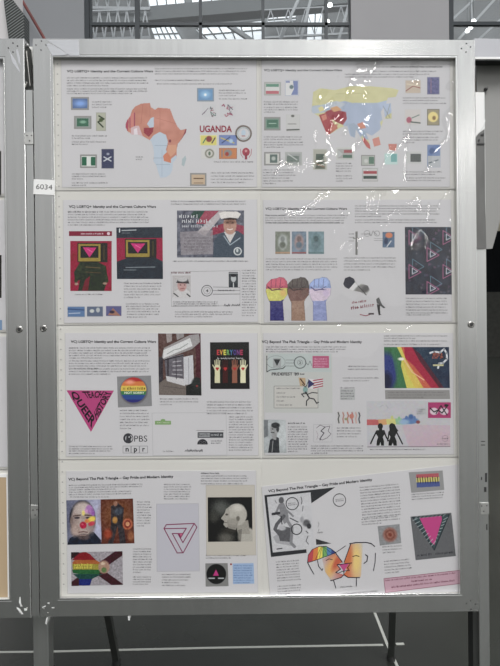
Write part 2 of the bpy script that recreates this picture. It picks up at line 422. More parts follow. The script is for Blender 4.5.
# white column, dark perforated panel and red pipe at upper left
zt = at(0, -60, 5.0).z
tag(box('white_column', (at(-60, 20, 5.1).x, 5.1, 0), (at(9, 20, 5.1).x, 5.5, zt), M['white_column']), 'white column at the far upper left corner of the view', 'column')
r = empty('perforated_panel', at(12, 30, 4.95), 'dark perforated metal panel with slanted edges at the upper left', 'panel')
slab('panel', [(2, -20), (7, -8), (13, 0), (24, 14), (24.5, 60), (12, 60), (8.5, 38), (4, 4)], 4.95, 5.1, M['mesh'], r)
bar('panel_stem', at(16, 60, 5.02), Vector((at(16, 60, 5.02).x, 5.02, 0)), .08, .08, M['win_frame'], r)
P0 = at(20, -3, 8.6); P1 = at(44, 38, 8.6); dd = (P1-P0); P2 = P0 + dd*((P0.z)/(P0.z-P1.z))
tag(bar('red_pipe', P0 - dd*.4, P2, .055, .055, M['red_pipe'], n=12), 'red slanting pipe rising in front of the grey wall at upper left', 'pipe')

# far right: dark furniture and a light strip by the cream wall
a = at(497.5, 163, FYR-.1); tag(box('wall_lamp', (a.x, FYR-.15, a.z-.12), (a.x+4, FYR, a.z+.10), M['lamp_far']), 'bright strip lamp on the far wall at the right edge', 'lamp')
a = at(493.5, 231, 26.0)
tag(box('dark_cabinet', (a.x, 26.0, 0), (a.x+7, 27.0, a.z), M['black_cloth']), 'tall black draped cabinet far behind the right edge', 'cabinet')
a = at(484, 250, 24.4)
tag(box('black_counter', (a.x, 24.4, 0), (at(499, 250, 24.4).x, 25.4, a.z), M['black_cloth']), 'lower black draped counter in front of the tall cabinet at right', 'counter')
a = at(480, 292, 23.0)
tag(box('grey_counter', (a.x, 23.0, 0), (a.x+4, 24.0, a.z), M['dark_grey']), 'dark grey low counter nearest behind the right post', 'counter')

# ------------------------------------------------------------------ display frames
def lerp(a, b, t): return (a[0]*(1-t) + b[0]*t, a[1]*(1-t) + b[1]*t)
PROF = [(0.0, .018), (0.0, -.0085), (.035, -.0100), (.88, -.0100), (.90, -.0097), (.93, -.0097), (.95, -.0100), (.992, -.0100), (1.0, -.0097), (1.0, .001)]
def rail(name, O0, O1, I0, I1, parent, m=None):
    PR = PROF if name != 'bottom_rail' else PROF[:-1] + [(.87, .001)]
    V = []; n = len(PR)
    for t, y in PR:
        for (o, i) in ((O0, I0), (O1, I1)):
            p = at(*lerp(o, i, t), -0.009); V.append((p.x, y, p.z))
    # back edge
    for (o, i) in ((O0, I0), (O1, I1)):
        p = at(*lerp(o, i, PR[-1][0]), -0.009); V.append((p.x, .018, p.z))
    k = n + 1; Fc = []
    for j in range(k):
        a = 2*j; b = 2*((j+1) % k); Fc.append((a, a+1, b+1, b))
    Fc.append(tuple(2*j for j in range(k))); Fc.append(tuple(2*j+1 for j in range(k-1, -1, -1)))
    return pydata(name, V, Fc, m or M['alu'], parent)

def make_frame(outer, inner, label, board_mat):
    TL, TR, BR, BL = outer; tl, tr, br, bl = inner
    base = at(*lerp(BL, BR, .5)); base.y = 0
    r = empty('display_frame', base, label, 'display frame', 'aluminium display frames')
    rail('top_rail', TL, TR, tl, tr, r); rail('bottom_rail', BR, BL, br, bl, r)
    rail('stile', TR, BR, tr, br, r); rail('stile', BL, TL, bl, tl, r)
    slab('backing_board', [lerp(tl, TL, .1), lerp(tr, TR, .1), lerp(br, BR, .1), lerp(bl, BL, .1)], 0.0016, 0.0060, board_mat, r)
    return r
main = make_frame([(32.5, 38.5), (475, 39.8), (479.5, 611.5), (40, 617)], [(53, 57), (455.3, 58), (460, 593), (60, 598)],
                  'aluminium display frame number 6034 filled with exhibit sheets, centre of the view', M['board'])
left = make_frame([(-425, 36.5), (24, 38.5), (31.3, 618), (-416, 623)], [(-404, 55), (3.0, 59), (9.5, 599), (-396, 604)],
                  'aluminium display frame cut off by the left edge of the view', M['board'])

FY = -0.0100
def rivet(parent, px, py, r=0.0016, m='screw_dark'):
    dome('rivet', Vector((at(px, py, FY).x, FY, at(px, py, FY).z)), r, .0010, M[m], parent)
for px, py in ((466.5, 43.5), (470.5, 47), (461.5, 48.5), (466, 52), (470.5, 600.5), (475.5, 604), (466.5, 603.5), (471, 609)): rivet(main, px, py)
for px, py in ((41.5, 41), (36, 45), (41, 50), (46, 45)): rivet(main, px, py, .0014)
for px, py in ((49, 604), (54, 608), (44, 609), (48, 613)): rivet(main, px, py, .0014, 'screw')
for px, py in ((8.5, 48), (13, 52), (17.5, 46), (13, 43)): rivet(left, px, py, .0016)
for px, py in ((17, 609), (22, 606), (27, 608), (21, 613)): rivet(left, px, py, .0014, 'screw')

def bolt(parent, px, py):
    p = at(px, py, FY); p = Vector((p.x, FY, p.z))
    b = dome('bolt', p, .0075, .0022, M['screw'], parent, hole=.5)
    c = dome('recess', p + Vector((.001, -.0012, .0008)), .0052, .0010, M['screw_dark'], parent)
    me = c.data; c.parent = b
    return b
bolt(main, 43.5, 328.5); bolt(main, 471, 324.5); bolt(left, 19.3, 329.5)

# ---------------- ink helpers
def push(px, py, off, org):
    p = at(px, py, 0.0); return (p.x - org.x, -off - org.y, p.z - org.z)

FONT_CACHE = {}
def font_tris(txt, bold):
    key = (txt, bold)
    if key in FONT_CACHE: return FONT_CACHE[key]
    cu = bpy.data.curves.new('t', 'FONT'); cu.body = txt; cu.resolution_u = 3; cu.offset = 0.032 if bold else 0.0
    ob = bpy.data.objects.new('t', cu); COL.objects.link(ob)
    dg = bpy.context.evaluated_depsgraph_get()
    me = bpy.data.meshes.new_from_object(ob.evaluated_get(dg)); me.calc_loop_triangles()
    vs = [tuple(v.co[:2]) for v in me.vertices]; tr = [tuple(t.vertices) for t in me.loop_triangles]
    bpy.data.objects.remove(ob); bpy.data.curves.remove(cu); bpy.data.meshes.remove(me)
    FONT_CACHE[key] = (vs, tr); return vs, tr

class Ink:
    """collects flat printed marks (photo pixel coordinates on the board plane) into ONE part"""
    def __init__(s, sheet, layer=1):
        s.sheet = sheet; s.org = sheet.location.copy()
        s.off = 0.00012 + layer*0.00010; s.V = []; s.F = []; s.C = []; s.k = 0
    def _add(s, pts, faces, col):
        o = s.off + s.k*0.000006; k = len(s.V); c = ink_col(col)
        s.V += [push(x, y, o, s.org) for x, y in pts]; s.F += [tuple(i + k for i in f) for f in faces]; s.C += [c]*len(pts)
    def poly(s, pts, col): s._add(pts, [tuple(range(len(pts)))], col); s.k += 1; return s
    def rect(s, x0, y0, x1, y1, col): return s.poly([(x0, y0), (x0, y1), (x1, y1), (x1, y0)], col)
    def disc(s, cx, cy, rx, col, ry=None, n=24):
        ry = ry or rx
        return s.poly([(cx + rx*math.cos(2*math.pi*k/n), cy + ry*math.sin(2*math.pi*k/n)) for k in range(n)], col)
    def line(s, pts, wd, col, closed=False):
        if closed: pts = list(pts) + [pts[0]]
        P = []; Fc = []
        for (x0, y0), (x1, y1) in zip(pts[:-1], pts[1:]):
            dx, dy = x1-x0, y1-y0; l = math.hypot(dx, dy) or 1; ux, uy = dx/l*wd*.35, dy/l*wd*.35; nx, ny = -dy/l*wd/2, dx/l*wd/2
            k = len(P); P += [(x0-ux+nx, y0-uy+ny), (x0-ux-nx, y0-uy-ny), (x1+ux-nx, y1+uy-ny), (x1+ux+nx, y1+uy+ny)]; Fc.append((k, k+1, k+2, k+3))
        s._add(P, Fc, col); s.k += 1; return s
    def ring(s, cx, cy, r, wd, col, ry=None, n=24):
        ry = ry or r
        return s.line([(cx + r*math.cos(2*math.pi*k/n), cy + ry*math.sin(2*math.pi*k/n)) for k in range(n)], wd, col, True)
    def text(s, txt, x0, y, x1, cap, col, ang=0.0, bold=True):
        """real lettering: baseline start (x0,y), drawn to reach x1 wide, capital height cap"""
        vs, tr = font_tris(txt, bold)
        mx_ = max(v[0] for v in vs); sx = (x1-x0)/mx_; sy = cap/0.70
        ca, sa = math.cos(math.radians(ang)), math.sin(math.radians(ang))
        P = [(x0 + v[0]*sx*ca - v[1]*sy*sa, y - v[0]*sx*sa - v[1]*sy*ca) for v in vs]
        s._add(P, tr, col); s.k += 1; return s
    def body(s, x0, y0, x1, n, pitch=2.6, last=.65, ang=0.0, col=(96, 95, 98), bold0=False, size=1.0, dens=1.0):
        """small unreadable print: letter-sized strokes in words"""
        rnd = random.Random(int(x0*31 + y0*17 + x1))
        ca, sa = math.cos(math.radians(ang)), math.sin(math.radians(ang))
        P = []; Fc = []
        def q(a0, b0, a1, b1):
            k = len(P)
            for (u, v) in ((a0, b0), (a0, b1), (a1, b1), (a1, b0)): P.append((x0 + u*ca + v*sa, y0 - u*sa + v*ca))
            Fc.append((k, k+1, k+2, k+3))
        W = x1-x0
        for i in range(n):
            v = i*pitch; u = 0; end = W*(last if i == n-1 else rnd.uniform(.93, 1.0))
            while u < end:
                nl = rnd.randint(2, 8)
                for _ in range(nl):
                    if u > end: break
                    th = .30*dens; hh = (.62 if rnd.random() > .3 else 1.0)*size
                    q(u, v-hh, u+th, v+.62*size)
                    if rnd.random() < .6: q(u, v + rnd.choice((-.5, .0, .4))*size, u+.72*size, v + .30*dens + rnd.choice((-.45, .05))*size)
                    u += .92*size
                u += .62*size
        s._add(P, Fc, col); s.k += 1; return s
    def build(s, name, label=None, parent=None):
        me = bpy.data.meshes.new(name); me.from_pydata(s.V, [], s.F); me.update()
        at_ = me.color_attributes.new('ink', 'FLOAT_COLOR', 'POINT')
        at_.data.foreach_set('color', np.array(s.C, dtype=np.float32).ravel())
        # make every face look at the viewer (-Y)
        bm = bmesh.new(); bm.from_mesh(me)
        bm.normal_update()
        fl = [f for f in bm.faces if f.normal.y > 0]
        if fl: bmesh.ops.reverse_faces(bm, faces=fl)
        bm.to_mesh(me); bm.free()
        me.materials.append(M['print'])
        o = bpy.data.objects.new(name, me); COL.objects.link(o); o.parent = parent or s.sheet
        if parent is not None: o.location = (0, 0, 0)
        if label: o['label'] = label
        return o

def paint(sheet, name, quad, layers, layer=1, res=3.0, label=None, keep=None):
    """a printed picture: a fine grid of coloured points; layers are soft shapes given in photo pixels"""
    (x0, y0), (x1, y1), (x2, y2), (x3, y3) = quad
    nu = max(2, int(max(abs(x1-x0), abs(x2-x3))*res)); nv = max(2, int(max(abs(y3-y0), abs(y2-y1))*res))
    u, v = np.meshgrid(np.linspace(0, 1, nu+1), np.linspace(0, 1, nv+1))
    PX = x0*(1-u)*(1-v) + x1*u*(1-v) + x2*u*v + x3*(1-u)*v
    PY = y0*(1-u)*(1-v) + y1*u*(1-v) + y2*u*v + y3*(1-u)*v
    img = np.zeros(PX.shape + (3,)); A = np.ones(PX.shape) if keep is None else np.zeros(PX.shape)
    def inside(pts):
        r_ = np.zeros(PX.shape, bool); n = len(pts); j = n-1
        for i in range(n):
            xi, yi = pts[i]; xj, yj = pts[j]
            if yi != yj:
                c = ((yi > PY) != (yj > PY)) & (PX < (xj-xi)*(PY-yi)/(yj-yi) + xi); r_ ^= c
            j = i
        return r_.astype(float)
    def over(m, c):
        m = m[..., None]; np.multiply(img, 1-m, out=img); np.add(img, m*np.array(c, float), out=img)
    for L_ in layers:
        t = L_[0]
        if t == 'bg': over(np.ones(PX.shape), L_[1])
        elif t == 'grad':     # ('grad', (xa,ya),(xb,yb), ca, cb)
            (xa, ya), (xb, yb) = L_[1], L_[2]; d2 = (xb-xa)**2 + (yb-ya)**2
            f = np.clip(((PX-xa)*(xb-xa) + (PY-ya)*(yb-ya))/d2, 0, 1)[..., None]
            img[:] = np.array(L_[3], float)*(1-f) + np.array(L_[4], float)*f
        elif t == 'poly': over(inside(L_[1])*(L_[3] if len(L_) > 3 else 1), L_[2])
        elif t == 'ell':      # cx cy rx ry col soft ang
            cx, cy, rx, ry, c = L_[1:6]; soft = L_[6] if len(L_) > 6 else .15; an = math.radians(L_[7]) if len(L_) > 7 else 0
            dx, dy = PX-cx, PY-cy; a = dx*math.cos(an) - dy*math.sin(an); b = dx*math.sin(an) + dy*math.cos(an)
            d = np.sqrt((a/rx)**2 + (b/ry)**2); over(np.clip((1 + soft/2 - d)/soft, 0, 1), c)
        elif t == 'line':     # pts w col
            m = np.zeros(PX.shape)
            for (xa, ya), (xb, yb) in zip(L_[1][:-1], L_[1][1:]):
                d2 = (xb-xa)**2 + (yb-ya)**2 + 1e-9
                f = np.clip(((PX-xa)*(xb-xa) + (PY-ya)*(yb-ya))/d2, 0, 1)
                d = np.hypot(PX-xa-f*(xb-xa), PY-ya-f*(yb-ya)); m = np.maximum(m, np.clip((L_[2]/2 + .2 - d)/.4, 0, 1))
            over(m*(L_[4] if len(L_) > 4 else 1), L_[3])
        elif t == 'noise':    # amp scale seed
            rg = np.random.RandomState(L_[3]); g = rg.rand(40, 40, 3 if len(L_) > 4 else 1)
            fx = (PX - x0)/L_[2] % 38; fy = (PY - min(y0, y1))/L_[2] % 38
            ix = fx.astype(int); iy = fy.astype(int); fx = (fx-ix)[..., None]; fy = (fy-iy)[..., None]
            n_ = g[iy, ix]*(1-fx)*(1-fy) + g[iy, ix+1]*fx*(1-fy) + g[iy+1, ix]*(1-fx)*fy + g[iy+1, ix+1]*fx*fy
            img += (n_-.5)*2*L_[1]
    if name in ('photograph', 'picture', 'portrait', 'web_page_print', 'raised_fist'):
        rg = np.random.RandomState(int(x0 + y0)); g = rg.rand(*PX.shape)
        g = (g + np.roll(g, 1, 0) + np.roll(g, 1, 1) + np.roll(g, (1, 1), (0, 1)))/4
        img += ((g-.5)*46)[..., None]
    if keep is not None:
        for pts in keep: A = np.maximum(A, inside(pts))
    img = img*.8 + (img @ np.array([.3, .59, .11]))[..., None]*.2
    img = np.clip(img, 0, 255)
    c = img/255; c = np.where(c <= .04045, c/12.92, ((c+.055)/1.055)**2.4)*K - 0.022; c = np.clip(c, .006, .9)
    org = sheet.location; off = 0.00012 + layer*0.00010
    # pixel -> board plane, vectorised
    D = [ _fw[i]*F + _ri[i]*(PX-250) + _up[i]*(333-PY) for i in range(3)]
    T = (0 - CAMP.y)/D[1]
    Xw = CAMP.x + D[0]*T - org.x; Zw = CAMP.z + D[2]*T - org.z; Yw = np.full(PX.shape, -off - org.y)
    vs = np.stack([Xw, Yw, Zw], -1).reshape(-1, 3)
    idx = np.arange((nu+1)*(nv+1)).reshape(nv+1, nu+1)
    fs = np.stack([idx[1:, :-1], idx[1:, 1:], idx[:-1, 1:], idx[:-1, :-1]], -1).reshape(-1, 4)
    if keep is not None:
        a = A.reshape(-1) > .5; fs = fs[a[fs].all(1)]
    me = bpy.data.meshes.new(name); me.from_pydata(vs.tolist(), [], fs.tolist()); me.update()
    ca = me.color_attributes.new('ink', 'FLOAT_COLOR', 'POINT')
    ca.data.foreach_set('color', np.concatenate([c.reshape(-1, 3), np.ones((c.shape[0]*c.shape[1], 1))], 1).astype(np.float32).ravel())
    me.materials.append(M['print'])
    o = bpy.data.objects.new(name, me); COL.objects.link(o); o.parent = sheet
    if label: o['label'] = label
    return o
def R4(x0, y0, x1, y1): return [(x0, y0), (x1, y0), (x1, y1), (x0, y1)]

def film(sheet, quad, material, off=0.0030, bulge=0.0008, seed=0, pillow=0.0008):
    """sleeve front: a gently bulging sheet of clear film, with a welded rim"""
    n, m = 60, 48; rnd = random.Random(seed); org = sheet.location
    ph = [rnd.uniform(0, 6.28) for _ in range(4)]
    V = []; Fc = []
    for j in range(m+1):
        for i in range(n+1):
            u, v = i/n, j/m
            x = quad[0][0]*(1-u)*(1-v) + quad[1][0]*u*(1-v) + quad[2][0]*u*v + quad[3][0]*(1-u)*v
            y = quad[0][1]*(1-u)*(1-v) + quad[1][1]*u*(1-v) + quad[2][1]*u*v + quad[3][1]*(1-u)*v
            e_ = min(1, 8*u, 8*(1-u))*min(1, 8*v, 8*(1-v))
            pv = (1 - (1 - min(1, v/.2))**2)*(1 - (1 - min(1, (1-v)/.2))**2)*(1 - (1 - min(1, u/.12))**2)*(1 - (1 - min(1, (1-u)/.12))**2)
            b = bulge*(math.sin(5*u+ph[0])*math.cos(4*v+ph[1]) + .5*math.sin(9*u*v+ph[2]))*e_*.5
            V.append(push(x, y, off + b + pillow*pv, org))
    for j in range(m):
        for i in range(n):
            a = j*(n+1)+i; Fc.append((a, a+n+1, a+n+2, a+1))
    me = bpy.data.meshes.new('plastic_sleeve'); me.from_pydata(V, [], Fc); me.update()
    for p in me.polygons: p.use_smooth = True
    me.materials.append(material)
    o = bpy.data.objects.new('plastic_sleeve', me); COL.objects.link(o); o.parent = sheet
    o['label'] = 'clear glossy plastic sleeve over the sheet'
    return o

def sheet(label, page, sleeve, fm, seed, group='exhibit sheets in the centre frame'):
    base = at((page[3][0]+page[2][0])/2, (page[3][1]+page[2][1])/2); base.y = 0.0008
    r = empty('exhibit_sheet', base, label, 'exhibit sheet', group)
    slab('page', page, -0.0001, 0.0006, M['page'], r, Yref=0)
    # the sleeve's back and top flap, a little larger than the page
    slab('sleeve_back', sleeve, 0.0006, 0.0012, M['board'], r, Yref=0)
    ik = Ink(r, 0); g = (168, 166, 163)
    ik.line([sleeve[3], sleeve[2]], .8, (150, 148, 145)); ik.line([page[0], page[3]], .35, g); ik.line([page[3], page[2]], .4, (176, 174, 172)); ik.line([page[1], page[2]], .3, g)  # bottom line paints the shade between rows; the others outline the page
    ik.build('sleeve_seam')
    film(r, sleeve, fm, seed=seed, pillow={2: .0022, 4: .0042, 6: .0046, 8: .0010}.get(seed, .0007))
    return r

FM = [film_mat('sleeve_film_%s' % n, wv, cr, sd, rf) for n, wv, cr, sd, rf in (
    ('a', .35, .5, 1, .06), ('b', 1.5, 1.2, 2, .105), ('c', .35, .5, 3, .05), ('d', 1.5, 1.5, 4, .10),
    ('e', .25, .25, 5, .045), ('f', 1.5, 1.3, 6, .085), ('g', .22, .15, 7, .045), ('h', .35, .3, 8, .05))]

HEAD1 = 'VC) LGBTQ+ Identity and the Current Culture Wars'
HEAD2 = 'VC) Beyond The Pink Triangle \u2013 Gay Pride and Modern Identity'
DK = (44, 44, 49); MID = (98, 97, 100)

def heading(s, txt, x0, y, x1, ang=0, cap=2.5):
    Ink(s).text(txt, x0, y, x1, cap, DK, ang).build('heading')
def texts(s, *blocks):
    for b in blocks:
        kw = b[-1] if isinstance(b[-1], dict) else {}
        a = b[:-1] if kw else b
        Ink(s).body(*a, **kw).build('text_block')
def mount(s, x0, y0, x1, y1, layers=(), frame=(140, 139, 136), inset=1.6, label=None, name='stamp', res=4):
    """a small stamp on its grey mount"""
    ls = [('bg', frame), ('poly', R4(x0+inset, y0+inset, x1-inset, y1-inset), layers[0])] + list(layers[1:])
    return paint(s, name, R4(x0, y0, x1, y1), ls, 1, res, label)

# ================================================================== SHEET 1: map of Africa
s = sheet('exhibit sheet with a map of Africa and UGANDA stamps, top left of the centre frame',
          [(61, 60), (256.5, 60), (257, 187), (62, 187.5)], [(54, 58), (259, 58), (259.5, 189.5), (56, 190.5)], FM[0], 1)
heading(s, HEAD1, 67, 72.3, 153, cap=2.2)
texts(s, (67, 78, 149, 4, 2.6, .5), (67, 89, 149, 3, 2.3, .8), (155, 68.8, 248, 3, 2.6, .9), (155, 80.4, 205, 1, 2.5, 1), (157, 84, 232, 1, 2.5, 1),
      (92, 102, 112, 3, 2.7, .7), (72, 136, 108, 2, 2.4, .5), (72, 142, 106, 2, 2.4, .45), (72, 174, 107, 3, 2.5, .3), (72, 183, 107, 2, 2.4, .4),
      (219, 90.5, 246, 3, 2.6, .6), (219, 99, 247, 1, 2.4, 1), (214, 162, 254, 1, 2.4, 1), (211, 173, 254, 4, 3.2, .8), (136, 157, 143, 2, 2.5, .8))
mount(s, 71, 97, 89, 110, [(84, 110, 160), ('ell', 80.3, 103.5, 5.5, 3, (120, 160, 225), 1.2)], label='grey-mounted blue flag stamp')
mount(s, 74, 116, 91.5, 129, [(140, 150, 145), ('poly', R4(77, 118.5, 88.5, 126.5), (55, 105, 80)), ('ell', 83, 122, 3.2, 1.5, (120, 165, 140), .8)], label='green stamp on a grey mount')
mount(s, 96, 112.5, 106, 131, [(168, 170, 150), ('line', [(99, 116), (104, 119), (98, 122), (103, 127)], 1.4, (50, 62, 45)), ('ell', 101, 120, 2, 2, (70, 85, 50), .5)], frame=(160, 160, 148), inset=.8, label='pale olive stamp with dark plant drawing')
mount(s, 80, 154.5, 97, 168, [(205, 210, 205), ('poly', R4(82, 157, 86.6, 165.6), (35, 100, 70)), ('poly', R4(91, 157, 95.4, 165.6), (35, 100, 70))], label='green white green flag stamp')
mount(s, 101.5, 149, 114, 168.5, [(60, 64, 96), ('line', [(104, 157), (111, 161)], 1.2, (190, 195, 200)), ('line', [(104, 161), (111, 157)], 1.2, (190, 195, 200)), ('ell', 108, 154, 1.5, 1.2, (150, 155, 170), .6)], frame=(84, 86, 104), inset=.7, label='dark blue stamp with a crest')
mount(s, 197, 88, 214, 101.5, [(100, 146, 190), ('ell', 205.3, 94.5, 4, 3, (140, 185, 220), 1.2), ('ell', 205.3, 94.8, 1.2, 1.3, (225, 235, 240), .8)], frame=(128, 142, 156), inset=1.3, label='light blue stamp')
mount(s, 190, 173, 206.5, 186, [(190, 165, 135), ('line', [(194, 178.5), (203, 178.5)], 1.0, (95, 65, 45)), ('line', [(194, 183), (203, 183)], .7, (120, 90, 70))], label='brown striped stamp on a grey mount')
def sketch(s, x0, y0, x1, y1, cols, seed, label=None, name='postal_cover', base=(190, 190, 192), n=9):
    rnd = random.Random(seed); ls = [('bg', base)]
    for i in range(n):
        x = rnd.uniform(x0+1.5, x1-1.5); y = rnd.uniform(y0+1.5, y1-1.5)
        ls.append(('line', [(x, y), (x+rnd.uniform(-4, 4), y+rnd.uniform(-3, 3)), (x+rnd.uniform(-3, 5), y+rnd.uniform(-3, 3))], rnd.uniform(.5, 1.1), cols[i % len(cols)]))
    return paint(s, name, R4(x0, y0, x1, y1), ls, 1, 4, label)
sketch(s, 202, 104, 216, 117, [(110, 95, 110), (150, 100, 110), (100, 120, 115)], 3, 'small cover with grey and rose sketches')
sketch(s, 220, 104, 236, 117, [(150, 70, 95), (90, 90, 100), (170, 110, 120)], 4, 'small cover with crimson sketches')
# Africa
AF = [(125.5, 124), (127, 120), (130, 116), (132, 110), (135, 106.5), (141, 103.5), (148, 103), (150, 102.6), (151, 107), (155, 109.5), (158, 107.5), (163, 108), (170, 108.5), (171.5, 112), (174, 119), (178, 127), (181, 130), (187, 128.5), (186, 133), (182, 139), (178, 144), (177, 149), (177, 158), (173, 163), (172.5, 170), (170, 175), (166, 177.5), (160, 178), (158, 172), (156, 165), (153, 161), (154, 154), (153, 147), (151, 141), (148, 139.5), (143, 136.5), (138, 135), (132, 135), (128, 131), (125.5, 128)]
OR = (192, 124, 104); BL_ = (176, 190, 204); RE = (156, 54, 66)
paint(s, 'map', R4(122, 100, 190, 180), [('bg', OR), ('ell', 165, 120, 14, 12, (198, 130, 112), 1), ('noise', 7, 4, 2),
    ('poly', [(147, 124), (151, 118), (154, 117), (154, 127), (150, 128)], BL_), ('poly', [(131, 126), (139, 126), (143, 137), (131, 137)], (200, 168, 172)), ('poly', [(134, 129), (137, 128), (138, 136), (134, 136)], (215, 205, 210)),
    ('poly', [(144, 128), (153.5, 127.5), (153, 132), (149, 137), (144, 133)], RE), ('poly', [(124, 117), (129, 119), (128, 131), (124, 129)], (175, 70, 90)), ('poly', [(127, 116), (135, 112), (135, 126), (131, 128)], (200, 120, 110)),
    ('line', [(134.5, 113), (134.5, 126)], .9, (150, 60, 90)), ('line', [(130, 118), (130, 128)], .8, (150, 60, 90)),
    ('poly', [(154, 135), (160, 132), (166, 135), (168, 142), (166, 150), (171, 159), (176, 155), (178, 160), (172, 180), (155, 180), (152, 163), (154, 158), (151, 150), (149, 141)], BL_),
    ('poly', [(168, 145), (177, 145), (176, 152), (171, 157), (167, 152)], (206, 146, 116)), ('poly', [(163, 156), (167, 152), (171, 157), (171, 163), (164, 161)], (205, 120, 88)), ('line', [(178, 146), (184, 137), (187, 129)], 2.3, (140, 55, 72)), ('ell', 170, 141, 1.2, 1.5, (130, 60, 70), .4),
    ('line', [(155, 145.5), (168, 145.5)], .4, (130, 150, 170)), ('line', [(153, 158), (163, 158)], .4, (130, 150, 170)), ('line', [(156, 164.5), (170, 164.5)], .4, (130, 150, 170)), ('line', [(162, 150), (162, 176)], .4, (150, 165, 185)),
    ('line', [(150, 104), (150, 117)], .3, (170, 100, 80)), ('line', [(160, 108), (160, 131)], .3, (175, 100, 85)), ('line', [(143, 104), (141, 124)], .3, (170, 95, 80)), ('line', [(156, 118), (177, 124)], .3, (175, 100, 85)),
    ('poly', [(181, 158), (186, 154), (187, 158), (184, 168), (181, 166)], (160, 176, 180))], keep=[AF, [(182, 159), (185.5, 155), (186.5, 159), (184, 167), (181.5, 165)], [(125.5, 124), (127, 131), (129.5, 133), (131, 126)]], label='orange, red and blue map of Africa')
Ink(s).text('UGANDA', 199.5, 132, 232, 6.3, (150, 40, 58)).build('stamp_lettering')
Ink(s).ring(243.5, 133.5, 7.6, 1.6, (165, 150, 140)).ring(243.5, 133.5, 5.8, .5, (150, 175, 170)).disc(243.5, 133, 2.2, (170, 190, 205), 3.2).line([(242, 136), (245, 136)], .8, (190, 100, 80)).build('seal')
mount(s, 200, 135, 217, 145.5, [(205, 195, 95), ('ell', 209, 139, 3, 3, (140, 60, 60), .4), ('line', [(203, 143), (206, 138)], 1, (60, 120, 90)), ('line', [(212, 143), (215, 138)], 1.2, (90, 70, 80))], frame=(210, 205, 160), inset=.7)
mount(s, 219, 135, 237, 145.5, [(110, 130, 185), ('line', [(221, 138), (234, 143)], 1.2, (190, 175, 80)), ('line', [(222, 143), (230, 137)], 1, (60, 75, 120)), ('ell', 231, 141, 2, 2, (160, 190, 210), .6)], frame=(120, 130, 170), inset=.6)
mount(s, 201, 148, 217, 159, [(195, 194, 190), ('ell', 209.5, 153.5, 4.5, 4.5, (120, 120, 105), .3), ('ell', 209.5, 153.5, 3.2, 3.2, (190, 188, 180), .3), ('ell', 209.5, 153.5, 1.2, 2, (90, 110, 90), .5)], frame=(190, 190, 188), inset=.6)
mount(s, 219, 148, 237, 159, [(196, 120, 72), ('ell', 228, 153, 4, 3.5, (130, 130, 130), .4), ('ell', 227, 154, 1.8, 2, (170, 60, 50), .5), ('line', [(222, 150), (222, 157)], 1, (100, 120, 140))], frame=(160, 110, 85), inset=.6)
Ink(s).disc(246, 152, 3.8, (172, 62, 78), 4.2).rect(244.8, 153, 247.2, 159.5, (150, 50, 66)).disc(246, 151, 1.2, (200, 140, 140)).line([(240.5, 149), (241, 154.5), (243, 157.5)], .6, (175, 90, 100)).line([(251.5, 149), (251, 154.5), (249, 157.5)], .6, (175, 90, 100)).build('stamp')

# ================================================================== SHEET 2: map of Asia
s = sheet('exhibit sheet with a yellow, blue and red map of Asia, upper right of centre frame',
          [(261.5, 60), (450, 60), (450, 187), (261.8, 187)], [(259.5, 58.5), (454.5, 59), (455, 189), (260, 189.5)], FM[1], 2)
heading(s, HEAD1, 264, 71.2, 342, cap=2.1)
texts(s, (357, 67, 442, 1, 2.5, 1), (357, 71.5, 436, 1, 2.5, 1), (345, 74.5, 430, 2, 2.6, .8), (264, 102, 299, 2, 2.4, .95), (264, 107.5, 299, 3, 2.4, .3), (264, 137, 303, 2, 2.5, .95), (264, 142.5, 303, 3, 2.4, .5),
      (263, 170, 296, 4, 2.7, .8), (263, 181, 294, 2, 2.6, .4), (336, 163.5, 352, 4, 2.6, .9), (336, 176, 352, 3, 2.6, .4),
      (403, 98, 446, 2, 2.6, .8), (403, 103.5, 446, 1, 2.6, 1), (403, 131.5, 444, 2, 2.6, .8), (403, 137.5, 440, 3, 2.6, .3), (403, 172, 443, 2, 2.5, .8), (403, 178, 446, 2, 2.6, .9), (390, 67, 441, 1, 2, 1))
mount(s, 264, 82, 281, 95.5, [(200, 200, 198), ('poly', R4(266, 84, 279, 87), (85, 140, 115)), ('poly', R4(266, 91, 279, 94), (190, 95, 105))], frame=(162, 164, 160), label='green white red flag stamp')
mount(s, 285, 80, 299, 96, [(205, 206, 205), ('poly', [(293, 81), (298, 81), (298, 95), (291, 95), (294, 89)], (110, 125, 175)), ('poly', R4(286, 80.8, 290, 83), (130, 140, 180)), ('ell', 291.5, 87, 2, 2, (90, 115, 120), .5)], frame=(170, 175, 190), inset=.7, label='white and violet blue stamp')
mount(s, 264, 117, 280.5, 130.5, [(110, 140, 125), ('poly', R4(267, 120, 278, 127.5), (62, 112, 88)), ('line', [(269, 123.5), (276, 123.5)], .7, (170, 195, 180))], label='green flag stamp on a grey mount')
mount(s, 286, 114.5, 300, 131.5, [(190, 190, 188), ('ell', 292.7, 116, 1.6, 1.2, (90, 90, 85), .6), ('line', [(288, 124), (296, 124)], .7, (110, 110, 105)), ('line', [(287, 130), (299, 129.6)], 1.3, (75, 78, 72))], frame=(184, 184, 182), inset=.5)
mount(s, 264, 152, 280.5, 165.5, [(196, 196, 190), ('poly', R4(270, 154.5, 277.5, 163), (85, 105, 98)), ('ell', 273.5, 158.5, 2, 2, (170, 178, 170), .6)], label='white and dark green stamp')
mount(s, 285, 152, 302, 165.5, [(150, 155, 152), ('poly', R4(287, 156, 299, 162), (105, 120, 112)), ('line', [(288, 154), (297, 160)], .8, (195, 198, 195))], frame=(165, 168, 165))
YE = (196, 192, 138); CB = (158, 172, 196)
